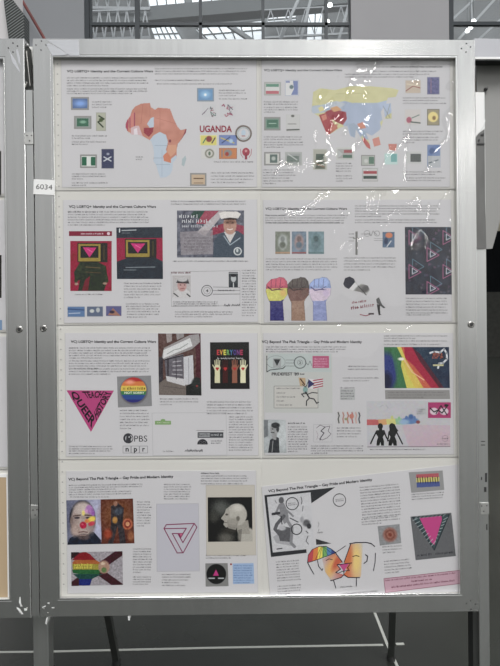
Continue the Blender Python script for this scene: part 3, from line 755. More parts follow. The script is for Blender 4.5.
paint(s, 'map', R4(310, 82, 400, 153), [('bg', YE),
    ('poly', [(312, 106), (330, 104), (334, 103), (345, 101), (352, 103), (376, 103), (390, 103), (395, 108), (380, 122), (382, 133), (372, 138), (366, 132), (358, 140), (352, 140), (345, 128), (340, 120), (330, 110), (320, 112)], CB),
    ('noise', 4, 5, 4), ('poly', [(326, 103), (337, 101), (346, 104), (340, 108), (330, 109)], (178, 186, 196)), ('poly', [(311, 107), (326, 104), (327, 112), (312, 114)], (170, 182, 196)), ('poly', [(318, 108), (322, 106), (325, 110), (320, 112)], (210, 200, 130)),
    ('poly', [(319, 115), (326, 113), (331, 118), (334, 124), (338, 128), (330, 134), (327, 135), (323, 126)], (172, 62, 66)), ('poly', [(325, 112), (332, 109), (346, 112), (347, 119), (343, 125), (336, 122), (329, 117)], (158, 52, 62)), ('poly', [(331, 126), (338, 124), (336, 129), (330, 133)], (196, 110, 90)),
    ('poly', [(321, 116), (326, 114), (327, 119), (323, 121)], (205, 120, 100)), ('poly', [(330, 108), (337, 106), (342, 110), (334, 112)], (206, 150, 100)), ('poly', [(348, 124), (354, 123), (360, 128), (354, 138), (351, 135)], (150, 165, 185)), ('poly', [(357, 124), (363, 122), (366, 128), (360, 129)], (205, 130, 105)),
    ('poly', [(361, 130), (367, 132), (369, 140), (364, 139)], (150, 168, 190)), ('poly', [(372, 139), (379, 137), (381, 145), (374, 147)], (205, 130, 115)), ('poly', [(364, 137), (371, 146), (370, 151), (362, 141)], (190, 90, 85)), ('poly', [(388, 144), (397, 144), (396, 151), (389, 150)], (198, 120, 105)), ('poly', [(377, 103), (396, 98), (396, 110), (386, 116)], (165, 180, 205)),
    ('line', [(383, 106), (390, 118)], .4, (120, 125, 120)), ('line', [(390, 104), (386, 118), (392, 120)], .4, (120, 125, 110)), ('line', [(336, 94), (370, 93)], .3, (160, 156, 110))],
    keep=[[(312, 104), (313, 92), (320, 88), (335, 90), (350, 86), (370, 86), (392, 88), (399, 90), (396, 97), (388, 98), (386, 104), (381, 112), (383, 122), (380, 130), (372, 136), (366, 133), (369, 140), (371, 150), (366, 147), (361, 138), (356, 130), (355, 138), (350, 136), (347, 126), (340, 128), (331, 134), (327, 135), (319, 117), (311, 112)], [(372, 139), (379, 136), (381, 145), (374, 147)], [(388, 144), (397, 144), (396, 151), (389, 150)], [(383, 104), (391, 103), (392, 119), (385, 119)]], label='map of Asia in yellow, blue and dark red')
mount(s, 313, 149, 327, 170, [(164, 164, 150), ('poly', R4(316, 154, 324, 160), (80, 95, 84)), ('poly', [(315, 169), (317, 162), (321, 159), (325, 162), (325, 169)], (85, 92, 78)), ('line', [(317, 164), (324, 167)], 1, (150, 110, 80))], frame=(176, 176, 166), inset=.8, label='dark stamp with a building')
mount(s, 336, 147.5, 354, 160, [(160, 158, 155), ('poly', R4(344, 150, 352, 153), (160, 75, 80)), ('poly', R4(343, 155, 352, 158), (75, 110, 90)), ('poly', [(338, 150), (343, 154), (338, 158)], (175, 180, 178))], frame=(188, 190, 185), label='flag stamp in its clear mount')
mount(s, 361, 155, 375, 166, [(165, 170, 162), ('poly', R4(369, 157, 374, 164), (85, 120, 100)), ('ell', 366, 161, 2, 2, (190, 192, 188), .6)], inset=.8)
mount(s, 362, 168, 378, 181.5, [(190, 188, 186), ('poly', R4(363.5, 171, 377, 174), (170, 60, 68)), ('poly', R4(363.5, 176, 377, 179), (50, 70, 60))], frame=(165, 168, 165), inset=.9, label='red white green flag stamp')
mount(s, 384, 153, 398, 165, [(175, 205, 200), ('poly', R4(391, 154, 397, 162), (105, 165, 162))], frame=(188, 194, 192), inset=.7)
mount(s, 405, 80, 421, 93.5, [(188, 170, 150), ('line', [(406, 91), (413, 86), (420, 88)], .9, (150, 90, 85)), ('line', [(407, 84), (418, 86)], 1.2, (205, 192, 165))], frame=(188, 184, 182), inset=.6)
mount(s, 427, 77, 439.5, 94.5, [(92, 92, 140), ('noise', 14, 1.2, 5), ('line', [(431, 79), (431, 93)], .6, (150, 110, 120))], frame=(130, 130, 152), inset=.7, label='purple blue stamp')
mount(s, 404.5, 109, 421, 125, [(196, 190, 186), ('ell', 409, 120, 2.6, 3, (175, 85, 105), .4), ('line', [(411, 122), (420, 123)], 1.3, (80, 95, 85)), ('line', [(412, 118), (419, 115)], 1, (110, 130, 120))], frame=(192, 190, 190), inset=.6)
mount(s, 427, 109, 439.5, 125.5, [(150, 140, 110), ('ell', 433, 117, 5, 5.2, (222, 202, 120), .2), ('ell', 434, 118, 1.7, 2, (140, 105, 60), .6)], frame=(110, 110, 105), inset=.6, label='stamp with a yellow disc')
mount(s, 406, 151.5, 422, 164, [(186, 188, 186), ('poly', R4(410.5, 154, 421, 162), (82, 88, 86))], frame=(190, 190, 190), inset=.5)
mount(s, 427, 144.5, 440.5, 167.5, [(110, 132, 178), ('poly', R4(428, 156, 440, 167), (172, 176, 180)), ('ell', 432, 151, 3, 3, (85, 105, 150), .5), ('line', [(429, 163), (438, 160)], 1, (90, 100, 110))], frame=(165, 172, 185), inset=.5, label='blue stamp')

# ================================================================== SHEET 3: television head and sailor
s = sheet('exhibit sheet with two red television-headed figures and a sailor, second row at left',
          [(63, 200), (257, 199.5), (258, 322), (64, 323)], [(55, 191), (259.5, 190.5), (260, 323.5), (58, 325)], FM[2], 3)
heading(s, HEAD1, 69, 207.8, 156, cap=2.4)
Ink(s).body(68, 212, 98, 1, 2.6, 1, size=1.1, dens=1.6, col=DK).build('text_block')
texts(s, (99, 212, 148, 1, 2.6, 1), (68, 214.7, 150, 5, 2.6, .45), (171, 201.5, 250, 2, 2.7, .95), (75, 294.5, 103, 1, 2.4, 1), (124, 283.5, 161, 6, 2.8, .4),
      (126, 304, 160, 2, 2.5, 1), (127, 309, 160, 4, 2.7, .6), (173, 261.3, 248, 1, 2.3, 1), (173, 302, 219, 3, 1.9, 1), (175, 312, 236, 3, 2.4, .6), (242, 270.5, 256, 18, 2.65, .8))
Ink(s).rect(69, 231.2, 112, 236, (138, 26, 58)).disc(108.5, 233.6, 1.5, (215, 190, 200)).body(81, 233.9, 103, 1, 2, 1, col=(225, 205, 212), size=.9, dens=1.4).build('banner', 'crimson banner with small white print')
def tvman(x0, y0, x1, y1, tx, ty, tw, th, body=True):
    G = (62, 66, 40)
    ls = [('bg', (158, 20, 60)), ('noise', 6, 5, 1)]
    if body:
        ls += [('poly', [(80, 262), (98, 262), (106, 266), (108, 279), (104, 291), (78, 291), (80, 280), (75, 282), (74, 272)], (44, 54, 36)), ('poly', [(85, 280), (90, 276), (88, 291), (82, 291)], (120, 28, 48)),
               ('line', [(80, 266), (76, 281)], 3.6, (50, 60, 38)), ('line', [(104, 267), (107, 281)], 3.2, (50, 60, 38)), ('line', [(86, 267), (100, 268)], .8, (105, 84, 56)), ('line', [(86, 272), (101, 273)], .7, (96, 74, 50)), ('ell', 76.5, 284, 2, 1.3, (160, 130, 110), .5), ('ell', 105, 283.5, 2.2, 1.2, (160, 130, 110), .5), ('noise', 9, 1.5, 6)]
    ls += [('poly', R4(tx-1, ty-1, tx+tw+7, ty+th+1), (44, 40, 22)), ('line', [(tx+tw+3.5, ty+2), (tx+tw+3.5, ty+th-2)], 1.6, (72, 62, 36)), ('poly', R4(tx, ty, tx+tw, ty+th), (150, 128, 50)), ('poly', R4(tx+2, ty+2, tx+tw-2, ty+th-3.5), (30, 30, 34)),
           ('poly', [(tx+tw*.2, ty+3.4), (tx+tw*.82, ty+3.6), (tx+tw*.50, ty+th-4)], (208, 44, 116)), ('line', [(tx+tw*.4, ty+5), (tx+tw*.62, ty+8)], .5, (235, 120, 170))]
    return ls
paint(s, 'picture', R4(70.3, 241, 111.7, 291), tvman(70, 241, 112, 291, 78.5, 244, 22, 17.5), 1, 4, 'red picture of a figure in a dark green coat with a television for a head')
paint(s, 'web_page_print', [(116.3, 227.5), (162.5, 227), (163, 279), (117, 279)], [('bg', (46, 54, 64)), ('poly', R4(116, 238, 163.5, 263), (160, 26, 66))] + tvman(0, 0, 0, 0, 126, 240, 23.5, 17, False)[2:] +
      [('poly', [(116, 262), (127, 258), (156, 258), (164, 262), (164, 280), (116, 280)], (40, 50, 60)), ('line', [(126, 267.5), (155, 267)], .8, (130, 138, 144)), ('line', [(124, 270), (136, 270)], .7, (120, 128, 134)), ('line', [(122, 230.5), (136, 230)], 1, (170, 176, 180)), ('line', [(119.6, 229), (119.6, 232)], 1.3, (200, 205, 208)), ('line', [(122, 233), (130, 233)], .5, (120, 128, 134)), ('noise', 5, 2.5, 3)], 1, 4, 'dark teal page print with the television head on red')
mount(s, 67.5, 306.5, 85, 317, [(88, 120, 166), ('line', [(68, 309), (84, 310)], 1.3, (60, 84, 130)), ('line', [(69, 313.5), (80, 313)], .9, (170, 185, 205))], frame=(130, 145, 165), inset=.5)
mount(s, 87, 306.5, 103, 316.5, [(92, 104, 130), ('ell', 92, 311, 2.3, 1.8, (190, 195, 190), .4), ('ell', 98, 310, 1.9, 2.4, (175, 180, 180), .4)], frame=(110, 120, 140), inset=.5)
mount(s, 106, 306, 121.5, 316, [(92, 92, 140), ('poly', [(108, 315), (113, 308), (118, 313), (121, 316)], (160, 110, 90)), ('ell', 112, 312, 2.5, 1.5, (60, 50, 70), .6)], frame=(120, 110, 140), inset=.4)
paint(s, 'photograph', R4(177, 210.5, 244, 257.5), [('bg', (92, 94, 108)), ('noise', 26, 2.2, 8), ('poly', [(194, 211), (206, 211), (200, 219), (190, 216)], (50, 78, 68)), ('poly', [(205, 211), (219, 211), (206, 224), (196, 224)], (160, 70, 88)), ('poly', [(219, 211), (226, 211), (205, 236), (197, 232)], (178, 170, 172)), ('poly', [(213, 227), (225, 223), (224, 232), (210, 236)], (150, 50, 72)), ('poly', [(236, 224), (244, 226), (244, 238), (234, 232)], (150, 60, 80)),
      ('poly', [(236, 212), (244, 212), (244, 224), (238, 222)], (90, 92, 105)),
      ('poly', [(180, 232), (213, 230), (213, 254), (181, 255)], (150, 142, 146), .75), ('noise', 8, 1.6, 9),
      ('poly', [(214, 241), (219, 234), (229, 231), (238, 231), (244, 235), (244, 258), (213, 258)], (66, 78, 92)), ('line', [(224, 236), (230, 245), (240, 238)], 1.0, (150, 165, 175)), ('poly', [(224, 232), (236, 232), (230, 243)], (196, 192, 190)),
      ('ell', 230, 225, 6.6, 9.5, (178, 134, 116), .12), ('ell', 230, 222, 5.5, 2, (120, 84, 70), .8), ('ell', 227.3, 222.8, 1.1, .6, (70, 48, 44), .5), ('ell', 232.7, 222.8, 1.1, .6, (70, 48, 44), .5), ('line', [(230, 223), (230, 226.5)], .6, (150, 105, 90)), ('line', [(227.4, 229), (230, 229.8), (232.6, 229)], .9, (225, 215, 208)), ('poly', [(223.5, 217), (236.5, 217), (237, 220), (223, 220)], (60, 42, 38)),
      ('poly', [(219, 213), (225, 211.5), (237, 211.5), (241, 214), (238, 218.5), (230, 217.5), (221, 219)], (212, 206, 202)), ('ell', 237.7, 251.3, 4.1, 4.1, (205, 208, 208), .15), ('ell', 237.7, 251.3, 3, 3, (80, 92, 100), .2), ('ell', 237.3, 250.5, 1.2, 1.8, (190, 196, 196), .4)], 1, 4, 'photograph of a smiling sailor in a white cap beside striped flags')
Ink(s, 2).body(179, 216.6, 197, 1, 2.6, 1, size=2.3, dens=2.2, col=(205, 206, 210)).body(182, 221.4, 210, 1, 2.6, 1, size=2.3, dens=2.2, col=(205, 206, 210)).body(182, 226.2, 218, 1, 2.6, 1, size=2.1, dens=2.0, col=(190, 192, 198)).body(184, 238, 211, 5, 3, .7, col=(95, 88, 96)).build('photograph_caption')
ik = Ink(s); ik.line([(171, 272), (171.5, 306.5), (240, 305.5), (240, 270.5)], .35, (150, 150, 152), True)
ik.ring(207, 290.7, 5.4, .7, (92, 92, 96)).ring(207, 290.7, 3.4, .35, (130, 130, 132)).text('4', 205.8, 292, 208.4, 2.6, (90, 90, 92))
ik.line([(213, 287), (240, 287.4)], .4, MID).line([(213, 290.5), (240, 290.5)], .4, MID).line([(213, 294.2), (240, 294)], .5, MID).body(218, 290.5, 234, 1, 2, 1, size=1, dens=1.5, col=(88, 88, 92)).build('first_day_cover', 'white cover with round postmark and cancel lines')
Ink(s, 2).body(171.5, 272.8, 190.5, 1, 2, 1, size=1.3, dens=1.7, col=(112, 44, 52)).build('cover_title')
paint(s, 'portrait', R4(172.5, 275.5, 190.7, 298), [('bg', (176, 172, 172)), ('poly', [(173, 298), (174, 292), (179, 289), (186, 289), (190, 292), (190.7, 298)], (192, 190, 190)), ('line', [(174, 293.5), (178, 296.5)], 1.1, (50, 50, 54)), ('line', [(187, 294), (190, 296.5)], 1.1, (50, 50, 54)), ('ell', 182, 285.5, 4.6, 6, (184, 142, 138), .2), ('poly', [(176, 283), (178, 279), (188, 279), (189.5, 284), (183, 282)], (84, 80, 84)), ('ell', 182.5, 279.5, 5, 2.2, (182, 180, 180), .3), ('line', [(178, 282.6), (188, 283)], 1.2, (60, 52, 54)), ('ell', 180.5, 285, .8, .5, (90, 60, 60), .5), ('ell', 184.6, 285, .8, .5, (90, 60, 60), .5), ('line', [(180.5, 288.8), (184, 288.6)], .7, (150, 80, 80))], 1, 5, 'faded portrait of an officer in a peaked cap')
paint(s, 'stamp', R4(228.7, 272, 238, 287.5), [('bg', (66, 70, 74)), ('ell', 233.5, 278.5, 2.6, 3.6, (176, 180, 182), .2), ('ell', 233.5, 275.6, 2.7, 1.4, (40, 42, 46), .3), ('poly', [(229.4, 287.5), (230.5, 283.4), (236.5, 283.4), (237.5, 287.5)], (52, 56, 62)), ('line', [(233.4, 283), (233.5, 287)], 1.0, (190, 192, 194)), ('line', [(229, 273.2), (237.8, 273.2)], 1.1, (150, 152, 154))], 2, 5, 'grey portrait stamp')
def script(s, x0, y, x1, amp, col, seed, wd=.45):
    rnd = random.Random(seed); pts = []; x = x0; k = 0
    while x < x1:
        pts.append((x, y + (-amp if k % 2 else amp*.5)*rnd.uniform(.4, 1.1))); x += rnd.uniform(.5, 1.1); k += 1
    Ink(s, 2).line(pts, wd, col).build('signature')
script(s, 224, 305.6, 230, 1.6, (70, 70, 76), 5); script(s, 231.5, 305.4, 240.5, 1.5, (70, 70, 76), 6)

# ================================================================== SHEET 4: fists and triangle pattern
s = sheet('exhibit sheet with three painted raised fists and dark triangle-patterned card, second row right',
          [(263, 200), (451, 199.5), (452, 321.5), (264, 322.5)], [(260.5, 191), (455.5, 190.5), (456.5, 323), (261, 324)], FM[3], 4)
heading(s, HEAD1, 265.5, 209.8, 347, cap=2.2)
Ink(s).body(265.5, 215.5, 292, 1, 2.6, 1, size=1.1, dens=1.5, col=DK).build('text_block')
texts(s, (293, 215.5, 348, 1, 2.5, 1), (265.5, 218, 348, 3, 2.5, .95), (265.5, 222.8, 340, 1, 2.5, 1), (355, 206, 440, 3, 2.6, .95), (355, 214, 440, 2, 2.6, .3), (355, 220, 440, 2, 2.6, .97), (266, 259, 338, 5, 2.7, .9), (344, 258, 398, 4, 3, .95), (344, 270, 370, 1, 2, 1), (361, 234, 369, 1, 2, 1), (406, 298.5, 449, 6, 2.9, .95), (406, 315, 430, 1, 2, 1), (349, 234, 354, 3, 3.5, .9))
for i, (x0, x1, c, c2) in enumerate(((275.3, 290, (120, 126, 112), (168, 174, 170)), (291.8, 306.3, (108, 128, 146), (156, 130, 128)), (308.3, 324, (112, 140, 148), (92, 120, 124)))):
    cx = (x0+x1)/2
    paint(s, 'stamp', R4(x0, 231.5, x1, 254), [('bg', c), ('noise', 14, 2.0, 20+i), ('ell', cx, 242, 4.6, 7.5, c2, .5), ('ell', cx, 239, 2.2, 3, tuple(v*.75 for v in c2), .5), ('ell', cx, 245, 3, 3.2, tuple(v*.85 for v in c), .5), ('line', [(x0, 252.8), (x1, 252.8)], 1.6, (172, 132, 100) if i == 0 else (150, 84, 84) if i == 1 else c2), ('noise', 8, 1.3, 30+i)], 1, 4)
OUT = [(265.5, 291), (266.3, 284), (271, 279), (277, 278), (279, 276.8), (284, 277.5), (287, 281), (288.3, 288), (287.5, 295), (284.5, 299), (283, 302), (284.3, 321), (269.8, 321), (270, 303), (267.5, 298)]
def fist(dx, top, mid_, arm, ol, skin, seed, lab):
    o = [(x+dx, y) for x, y in OUT]
    ls = [('bg', arm), ('poly', R4(264+dx, 276, 290+dx, 289), top), ('poly', [(264+dx, 289), (290+dx, 288), (289+dx, 297), (280+dx, 301), (270+dx, 301), (264+dx, 296)], mid_), ('noise', 11, 1.8, seed)]
    for k in range(4): ls.append(('ell', 269.2+4.5*k+dx, 283-1.5*math.sin(k), 2.4, 4.2, tuple(min(255, v*1.12) for v in top), .5))
    for k in range(3): ls.append(('line', [(271.4+4.6*k+dx, 279.5), (271+4.5*k+dx, 287)], .5, ol, .7))
    ls += [('line', [(268+dx, 287), (272+dx, 290.3), (278+dx, 289.3), (283+dx, 290)], 1.1, ol), ('line', [(278+dx, 289.3), (283+dx, 286.5)], .6, ol), ('ell', 283+dx, 293, 3, 3.4, skin, .6), ('line', [(o_[0], o_[1]) for o_ in o + [o[0]]], .7, ol, .8)]
    return paint(s, 'raised_fist', R4(264+dx, 275.5, 290+dx, 321.5), ls, 1, 4, lab, keep=[o])
fist(0, (192, 84, 104), (206, 202, 92), (62, 60, 126), (96, 40, 70), (214, 176, 90), 41, 'fist painted red, yellow and dark blue')
fist(21.3, (84, 76, 72), (120, 84, 76), (158, 124, 104), (60, 44, 44), (116, 86, 78), 42, 'fist painted black and brown')
fist(43.0, (138, 158, 204), (204, 186, 204), (140, 150, 198), (90, 80, 130), (196, 176, 206), 43, 'fist painted pale blue and pink')
Ink(s).rect(355.4, 231.5, 357.6, 255, (112, 112, 108)).rect(353, 238, 359, 239, (130, 130, 126)).ring(367, 233.5, 3, .4, (130, 130, 132)).line([(369, 233), (371, 236), (373, 231), (377, 235)], .5, (110, 110, 112)).line([(374, 238.5), (384, 238.8)], .3, MID).line([(374, 240.5), (384, 240.6)], .3, MID).ring(377, 233.5, 2.6, .4, (110, 110, 110)).build('postmark')
paint(s, 'stamp', R4(382.5, 232, 394.5, 247.5), [('bg', (82, 106, 136)), ('noise', 14, 2, 9), ('ell', 389, 235.3, 3.6, 2.8, (206, 116, 78), .3), ('ell', 386, 241, 2, 3.4, (46, 58, 90), .5), ('line', [(387, 246.5), (391, 241)], 1, (196, 200, 202))], 1, 5, 'blue stamp with an orange head')
paint(s, 'leaning_figure', R4(342, 274, 388, 317), [('bg', (176, 176, 174)), ('poly', [(343, 284), (345, 278), (349.5, 276.3), (354, 278.5), (355, 282), (349, 289), (345, 287)], (44, 44, 58)), ('poly', [(349, 289), (355, 282.5), (358, 286), (353, 291)], (206, 206, 206)), ('ell', 362, 288.5, 7.5, 3.6, (122, 120, 118), .4, 20), ('ell', 365.5, 289, 4.5, 3.2, (88, 86, 86), .6, 40), ('line', [(358, 286), (363, 291), (366, 295)], .8, (60, 60, 60)),
      ('poly', [(376, 299), (379, 297), (382, 304), (386, 308), (383.5, 308.5), (377, 303)], (90, 90, 90)), ('poly', [(376.5, 304), (380, 305), (380.4, 314), (382, 315), (378.5, 315.4)], (62, 62, 62)), ('line', [(360, 276), (361, 285)], .5, (120, 130, 90))],
      1, 4, 'black and grey figure with a dark cap', keep=[[(343, 284), (345, 278), (349.5, 276.3), (354, 278.5), (358, 285), (362, 283.6), (368, 285.5), (370, 290), (366.5, 296), (360, 292), (353, 291), (345, 288)], [(376, 299), (379, 297), (382, 304), (386, 308), (383.5, 308.5), (380, 306), (380.4, 314), (382, 315), (378.5, 315.4), (376.5, 304)]])
Ink(s).body(352, 302.8, 366, 1, 2, 1, size=1.5, dens=1.9, col=(150, 62, 74), ang=7).body(351, 308.3, 373, 1, 2, 1, size=2.2, dens=2.4, col=(140, 44, 62), ang=8).line([(360, 314.5), (366, 315.8), (372, 313.6)], .9, (160, 84, 96)).rect(368.5, 313, 374, 314.6, (74, 60, 64)).build('slogan', 'small red slanted lettering')
pl = [('grad', (405, 230), (452, 290), (36, 44, 56), (44, 46, 62)), ('noise', 10, 3.5, 12)]
rnd = random.Random(3)
for i in range(44):
    x = rnd.uniform(406, 451); y = rnd.uniform(229, 293); c = rnd.choice([(104, 72, 100), (76, 84, 104), (96, 92, 104), (84, 62, 92)]); pl.append(('poly', [(x-1.4, y-1.4), (x+1.6, y), (x-1.2, y+1.8)], c, .7))
for (x, y) in ((409, 231), (409, 265), (427, 248), (427, 282), (443, 231), (443, 265)):
    T3 = lambda ax, ay, w_, h_: [(ax, ay), (ax+w_, ay+h_*.55), (ax, ay+h_), (ax, ay)]
    pl += [('line', [(x+3.5, y-6), (x+15, y+1.6), (x+3.6, y+8), (x+3.5, y-6)], .5, (92, 140, 158)), ('line', T3(x, y-.5, 12, 14), .65, (184, 96, 138)), ('line', T3(x+3.2, y+3.2, 5.4, 6.0), .6, (206, 200, 208))]
paint(s, 'patterned_card', [(404.8, 227), (451, 227), (451.8, 294.5), (405.5, 294.5)], pl, 1, 4.5, 'dark navy card with rose and teal outlined triangles')

# ================================================================== SHEET 5: teach queer history
s = sheet('exhibit sheet with pink TEACH QUEER HISTORY triangle and rainbow button, third row at left',
          [(65, 333), (257.5, 333), (258.5, 455.5), (66, 456.5)], [(57, 325.5), (260, 324.5), (260.5, 458), (59.5, 459.5)], FM[4], 5)
heading(s, HEAD1, 71, 342.8, 156, cap=2.4)
Ink(s).body(69, 348, 78, 1, 2.6, 1, size=1.0, dens=1.6, col=DK).build('text_block')
texts(s, (80, 348, 150, 1, 2.6, 1), (69, 350.6, 152, 4, 2.5, .4), (69, 361, 151, 4, 2.5, .35), (69, 369, 152, 3, 2.6, .5), (120, 410.5, 149, 7, 3.0, .4), (69, 446.5, 113, 2, 2.4, .98), (69, 451, 112, 2, 2.5, .6), (160, 399, 200, 3, 2.8, .3), (207, 402, 253, 5, 2.9, .85), (229, 417, 254, 14, 2.55, .9))
paint(s, 'button_badge', [(117, 376.5), (151, 375.5), (152, 406), (118, 407.5)], [('bg', (132, 132, 134)), ('noise', 3, 1, 2), ('ell', 133.8, 390.7, 13.8, 13.6, (100, 96, 104), .12)] +
      [('poly', [p for p in [(133.5 + 12.8*math.cos(a), max(y0, min(y1, 390 + 12.6*math.sin(a)))) for a in [k*math.pi/24 for k in range(48)]]], c) for y0, y1, c in ((377, 381.5, (186, 52, 52)), (381.5, 385.8, (214, 116, 60)), (385.8, 391.0, (214, 182, 70)), (391.0, 394.8, (62, 124, 74)), (394.8, 399.5, (52, 78, 148)), (399.5, 403, (54, 54, 126)))] +
      [('ell', 130, 382, 4, 2, (235, 150, 120), 1.2)], 1, 4, 'round rainbow striped button on a grey square')
Ink(s, 2).body(123, 388.6, 145, 1, 2, 1, size=1.7, dens=2.0, col=(96, 78, 40)).text('NOT SORRY', 124.3, 393.8, 144.5, 2.1, (206, 216, 190)).build('button_lettering')
# pink triangle with lettering along the sides
ik = Ink(s)
ik.poly([(66.5, 390.3), (91, 432), (114, 390.5)], (186, 66, 122)).build('pink_triangle', 'magenta triangle lettered TEACH QUEER HISTORY')
def text_quad(s, txt, quad, col, name='triangle_lettering'):
    """lettering stretched into a four-cornered field: top-left, top-right, bottom-right, bottom-left"""
    ik = Ink(s, 2); vs, tr = font_tris(txt, True)
    a = max(v[0] for v in vs); lo = min(v[1] for v in vs); hi = max(v[1] for v in vs); m0 = min(v[0] for v in vs); P = []
    for v in vs:
        u = (v[0]-m0)/(a-m0); w_ = 1-(v[1]-lo)/(hi-lo); q = quad
        P.append((q[0][0]*(1-u)*(1-w_)+q[1][0]*u*(1-w_)+q[2][0]*u*w_+q[3][0]*(1-u)*w_, q[0][1]*(1-u)*(1-w_)+q[1][1]*u*(1-w_)+q[2][1]*u*w_+q[3][1]*(1-u)*w_))
    ik._add(P, tr, col); ik.build(name)
NV = (40, 34, 48)
text_quad(s, 'TEACH', [(81.5, 391.3), (104.5, 391), (100.5, 397.8), (87, 398.4)], NV)
text_quad(s, 'QUEER', [(76.5, 391.5), (96.3, 419), (91, 430), (68.7, 391.8)], NV)
text_quad(s, 'HISTORY', [(94.0, 411.5), (105, 391.5), (112.8, 391.3), (96.5, 421)], NV)
ik = Ink(s).disc(128.3, 438.3, 5.1, (64, 64, 68)).disc(129.0, 438.3, 3.7, (178, 177, 180))
ik.poly([(126.5, 434.5), (129.5, 434), (131.8, 437.5), (130.7, 439.3), (131.2, 441), (129.3, 442.9), (126, 442)], (64, 64, 68)).disc(129.2, 437, .7, (190, 190, 192)).text('PBS', 133.6, 441.6, 147.3, 6.2, (58, 58, 62), bold=False).build('logo', 'black round profile logo lettered PBS')
ik = Ink(s)
for i, ch in enumerate('npr'):
    x = 123 + 8.4*i; ik.line([(x, 446), (x, 453), (x+7.8, 453), (x+7.8, 446)], .45, (130, 130, 134), True)
    ik.text(ch, x+2.3, 451.4 if ch != 'p' else 451.4, x+5.8 - (.7 if ch == 'r' else 0), 5.0, (62, 62, 66))
ik.build('logo', 'three boxes lettered npr')
paint(s, 'photograph', [(158, 333.5), (200.5, 333.5), (201.5, 395.5), (159, 395)], [('bg', (92, 66, 62)), ('noise', 14, 2, 31), ('poly', [(166, 333), (172, 333), (172, 341), (167, 343)], (150, 140, 138)), ('poly', [(176, 333), (184, 333), (184, 337), (177, 340)], (140, 134, 134)), ('poly', [(188, 333), (202, 333), (202, 395), (196, 395), (196, 350)], (84, 44, 52)),
      ('poly', [(159, 357), (163, 357), (163, 382), (158, 384)], (64, 60, 66)), ('poly', [(164.5, 358), (183.5, 354), (183.5, 380), (166, 377)], (100, 96, 104)), ('noise', 10, 2, 33),
      ('line', [(173, 362), (181, 361)], .9, (178, 176, 180)), ('line', [(173, 366), (181, 365.5)], .9, (178, 176, 180)), ('line', [(173, 370), (182, 370)], .9, (178, 176, 180)), ('line', [(172, 374), (182, 375)], .9, (170, 168, 172)), ('line', [(168, 358), (168, 377)], 1.4, (60, 54, 60)),
      ('poly', [(158, 384), (168, 377), (186, 385), (202, 386), (202, 396), (158, 396)], (112, 102, 96)), ('poly', [(166, 376), (184, 379), (185, 386), (167, 381)], (192, 190, 192)), ('poly', [(183.5, 357), (193, 355), (194, 384), (184, 385)], (190, 190, 194)), ('line', [(188.5, 358), (188.8, 384)], .5, (140, 140, 146)), ('line', [(164, 360), (183, 355.5)], 1.0, (50, 46, 52)), ('line', [(176, 356), (176.4, 379)], .7, (70, 66, 72)), ('line', [(163.4, 386), (201, 391)], .5, (90, 82, 78)),
      ('poly', [(164, 348), (190, 335), (199, 334), (200, 342), (192, 349), (164, 359.5), (162, 357)], (150, 146, 146)), ('poly', [(163.5, 350), (190, 338), (192.5, 346), (163, 358.5)], (206, 206, 206)), ('line', [(167, 354), (174, 350), (180, 348.5), (188, 343.5)], .6, (120, 130, 126)),
      ('poly', [(186, 386), (192, 383), (196, 377), (200, 378), (202, 396), (186, 396)], (44, 46, 46)), ('ell', 196, 384, 4.5, 6, (50, 54, 52), .4), ('ell', 197, 386, 1, 1, (150, 60, 60), .6)], 1, 4, 'photograph of an old shopfront with a white awning sign')
paint(s, 'poster', [(210, 342.3), (249, 342), (249.7, 389), (210.5, 389)], [('bg', (28, 30, 38))] + [g for cx, c in ((217.3, (206, 202, 160)), (225.3, (74, 40, 40)), (234.7, (150, 92, 72)), (243, (216, 212, 172))) for g in (
      [('poly', [(cx-2.4, 367), (cx+2.4, 367), (cx+2.6, 383), (cx-2.6, 383)], c), ('ell', cx, 368, 3.2, 3.3, c, .12)] +
      [('line', [(cx-2+1.35*k, 366), (cx-2.5+1.65*k, 360.6 - (.9 if k in (1, 2) else 0))], .9, c) for k in range(4)] +
      [('line', [(cx-2.4, 369), (cx-4.6, 365)], .9, c) if cx < 230 else ('line', [(cx+2.4, 369), (cx+4.4, 365)], .9, c)] +
      [('ell', cx-.7, 368.3, 1, .95, (190, 52, 52), .3), ('ell', cx+.7, 368.3, 1, .95, (190, 52, 52), .3), ('poly', [(cx-1.6, 368.7), (cx+1.6, 368.7), (cx, 370.8)], (190, 52, 52))])], 1, 5, 'black poster with four raised hands bearing red hearts')
ik = Ink(s, 2)
for i, (ch, c) in enumerate(zip('EVERYONE', ((196, 60, 66), (220, 150, 60), (214, 206, 70), (110, 170, 90), (70, 120, 170), (84, 70, 150), (130, 70, 140), (180, 60, 90)))):
    ik.text(ch, 216.6 + 3.35*i, 354.8, 219.5 + 3.35*i, 5.0, c)
ik.text('is welcome here', 217, 359.0, 243, 1.9, (205, 205, 205), bold=False); ik.build('poster_lettering')
Ink(s).rect(155, 420.8, 171, 424.6, (120, 158, 96)).disc(163, 420.5, 2.4, (120, 158, 96), 1.6).body(157, 422.7, 169.5, 1, 2, 1, size=1.1, dens=1.3, col=(190, 206, 170)).build('green_sign', 'small green street-style sign')
ik = Ink(s).rect(197.6, 432.2, 223.4, 437.8, (72, 74, 78)).rect(198.6, 433.2, 210, 436.8, (150, 152, 154)).body(199.2, 435, 209.5, 1, 2, 1, size=1.5, dens=1.8, col=(60, 60, 64)).body(211, 435, 222.8, 1, 2, 1, size=1.5, dens=1.8, col=(176, 178, 180)).line([(196.5, 430.4), (224, 430.4)], .4, MID)
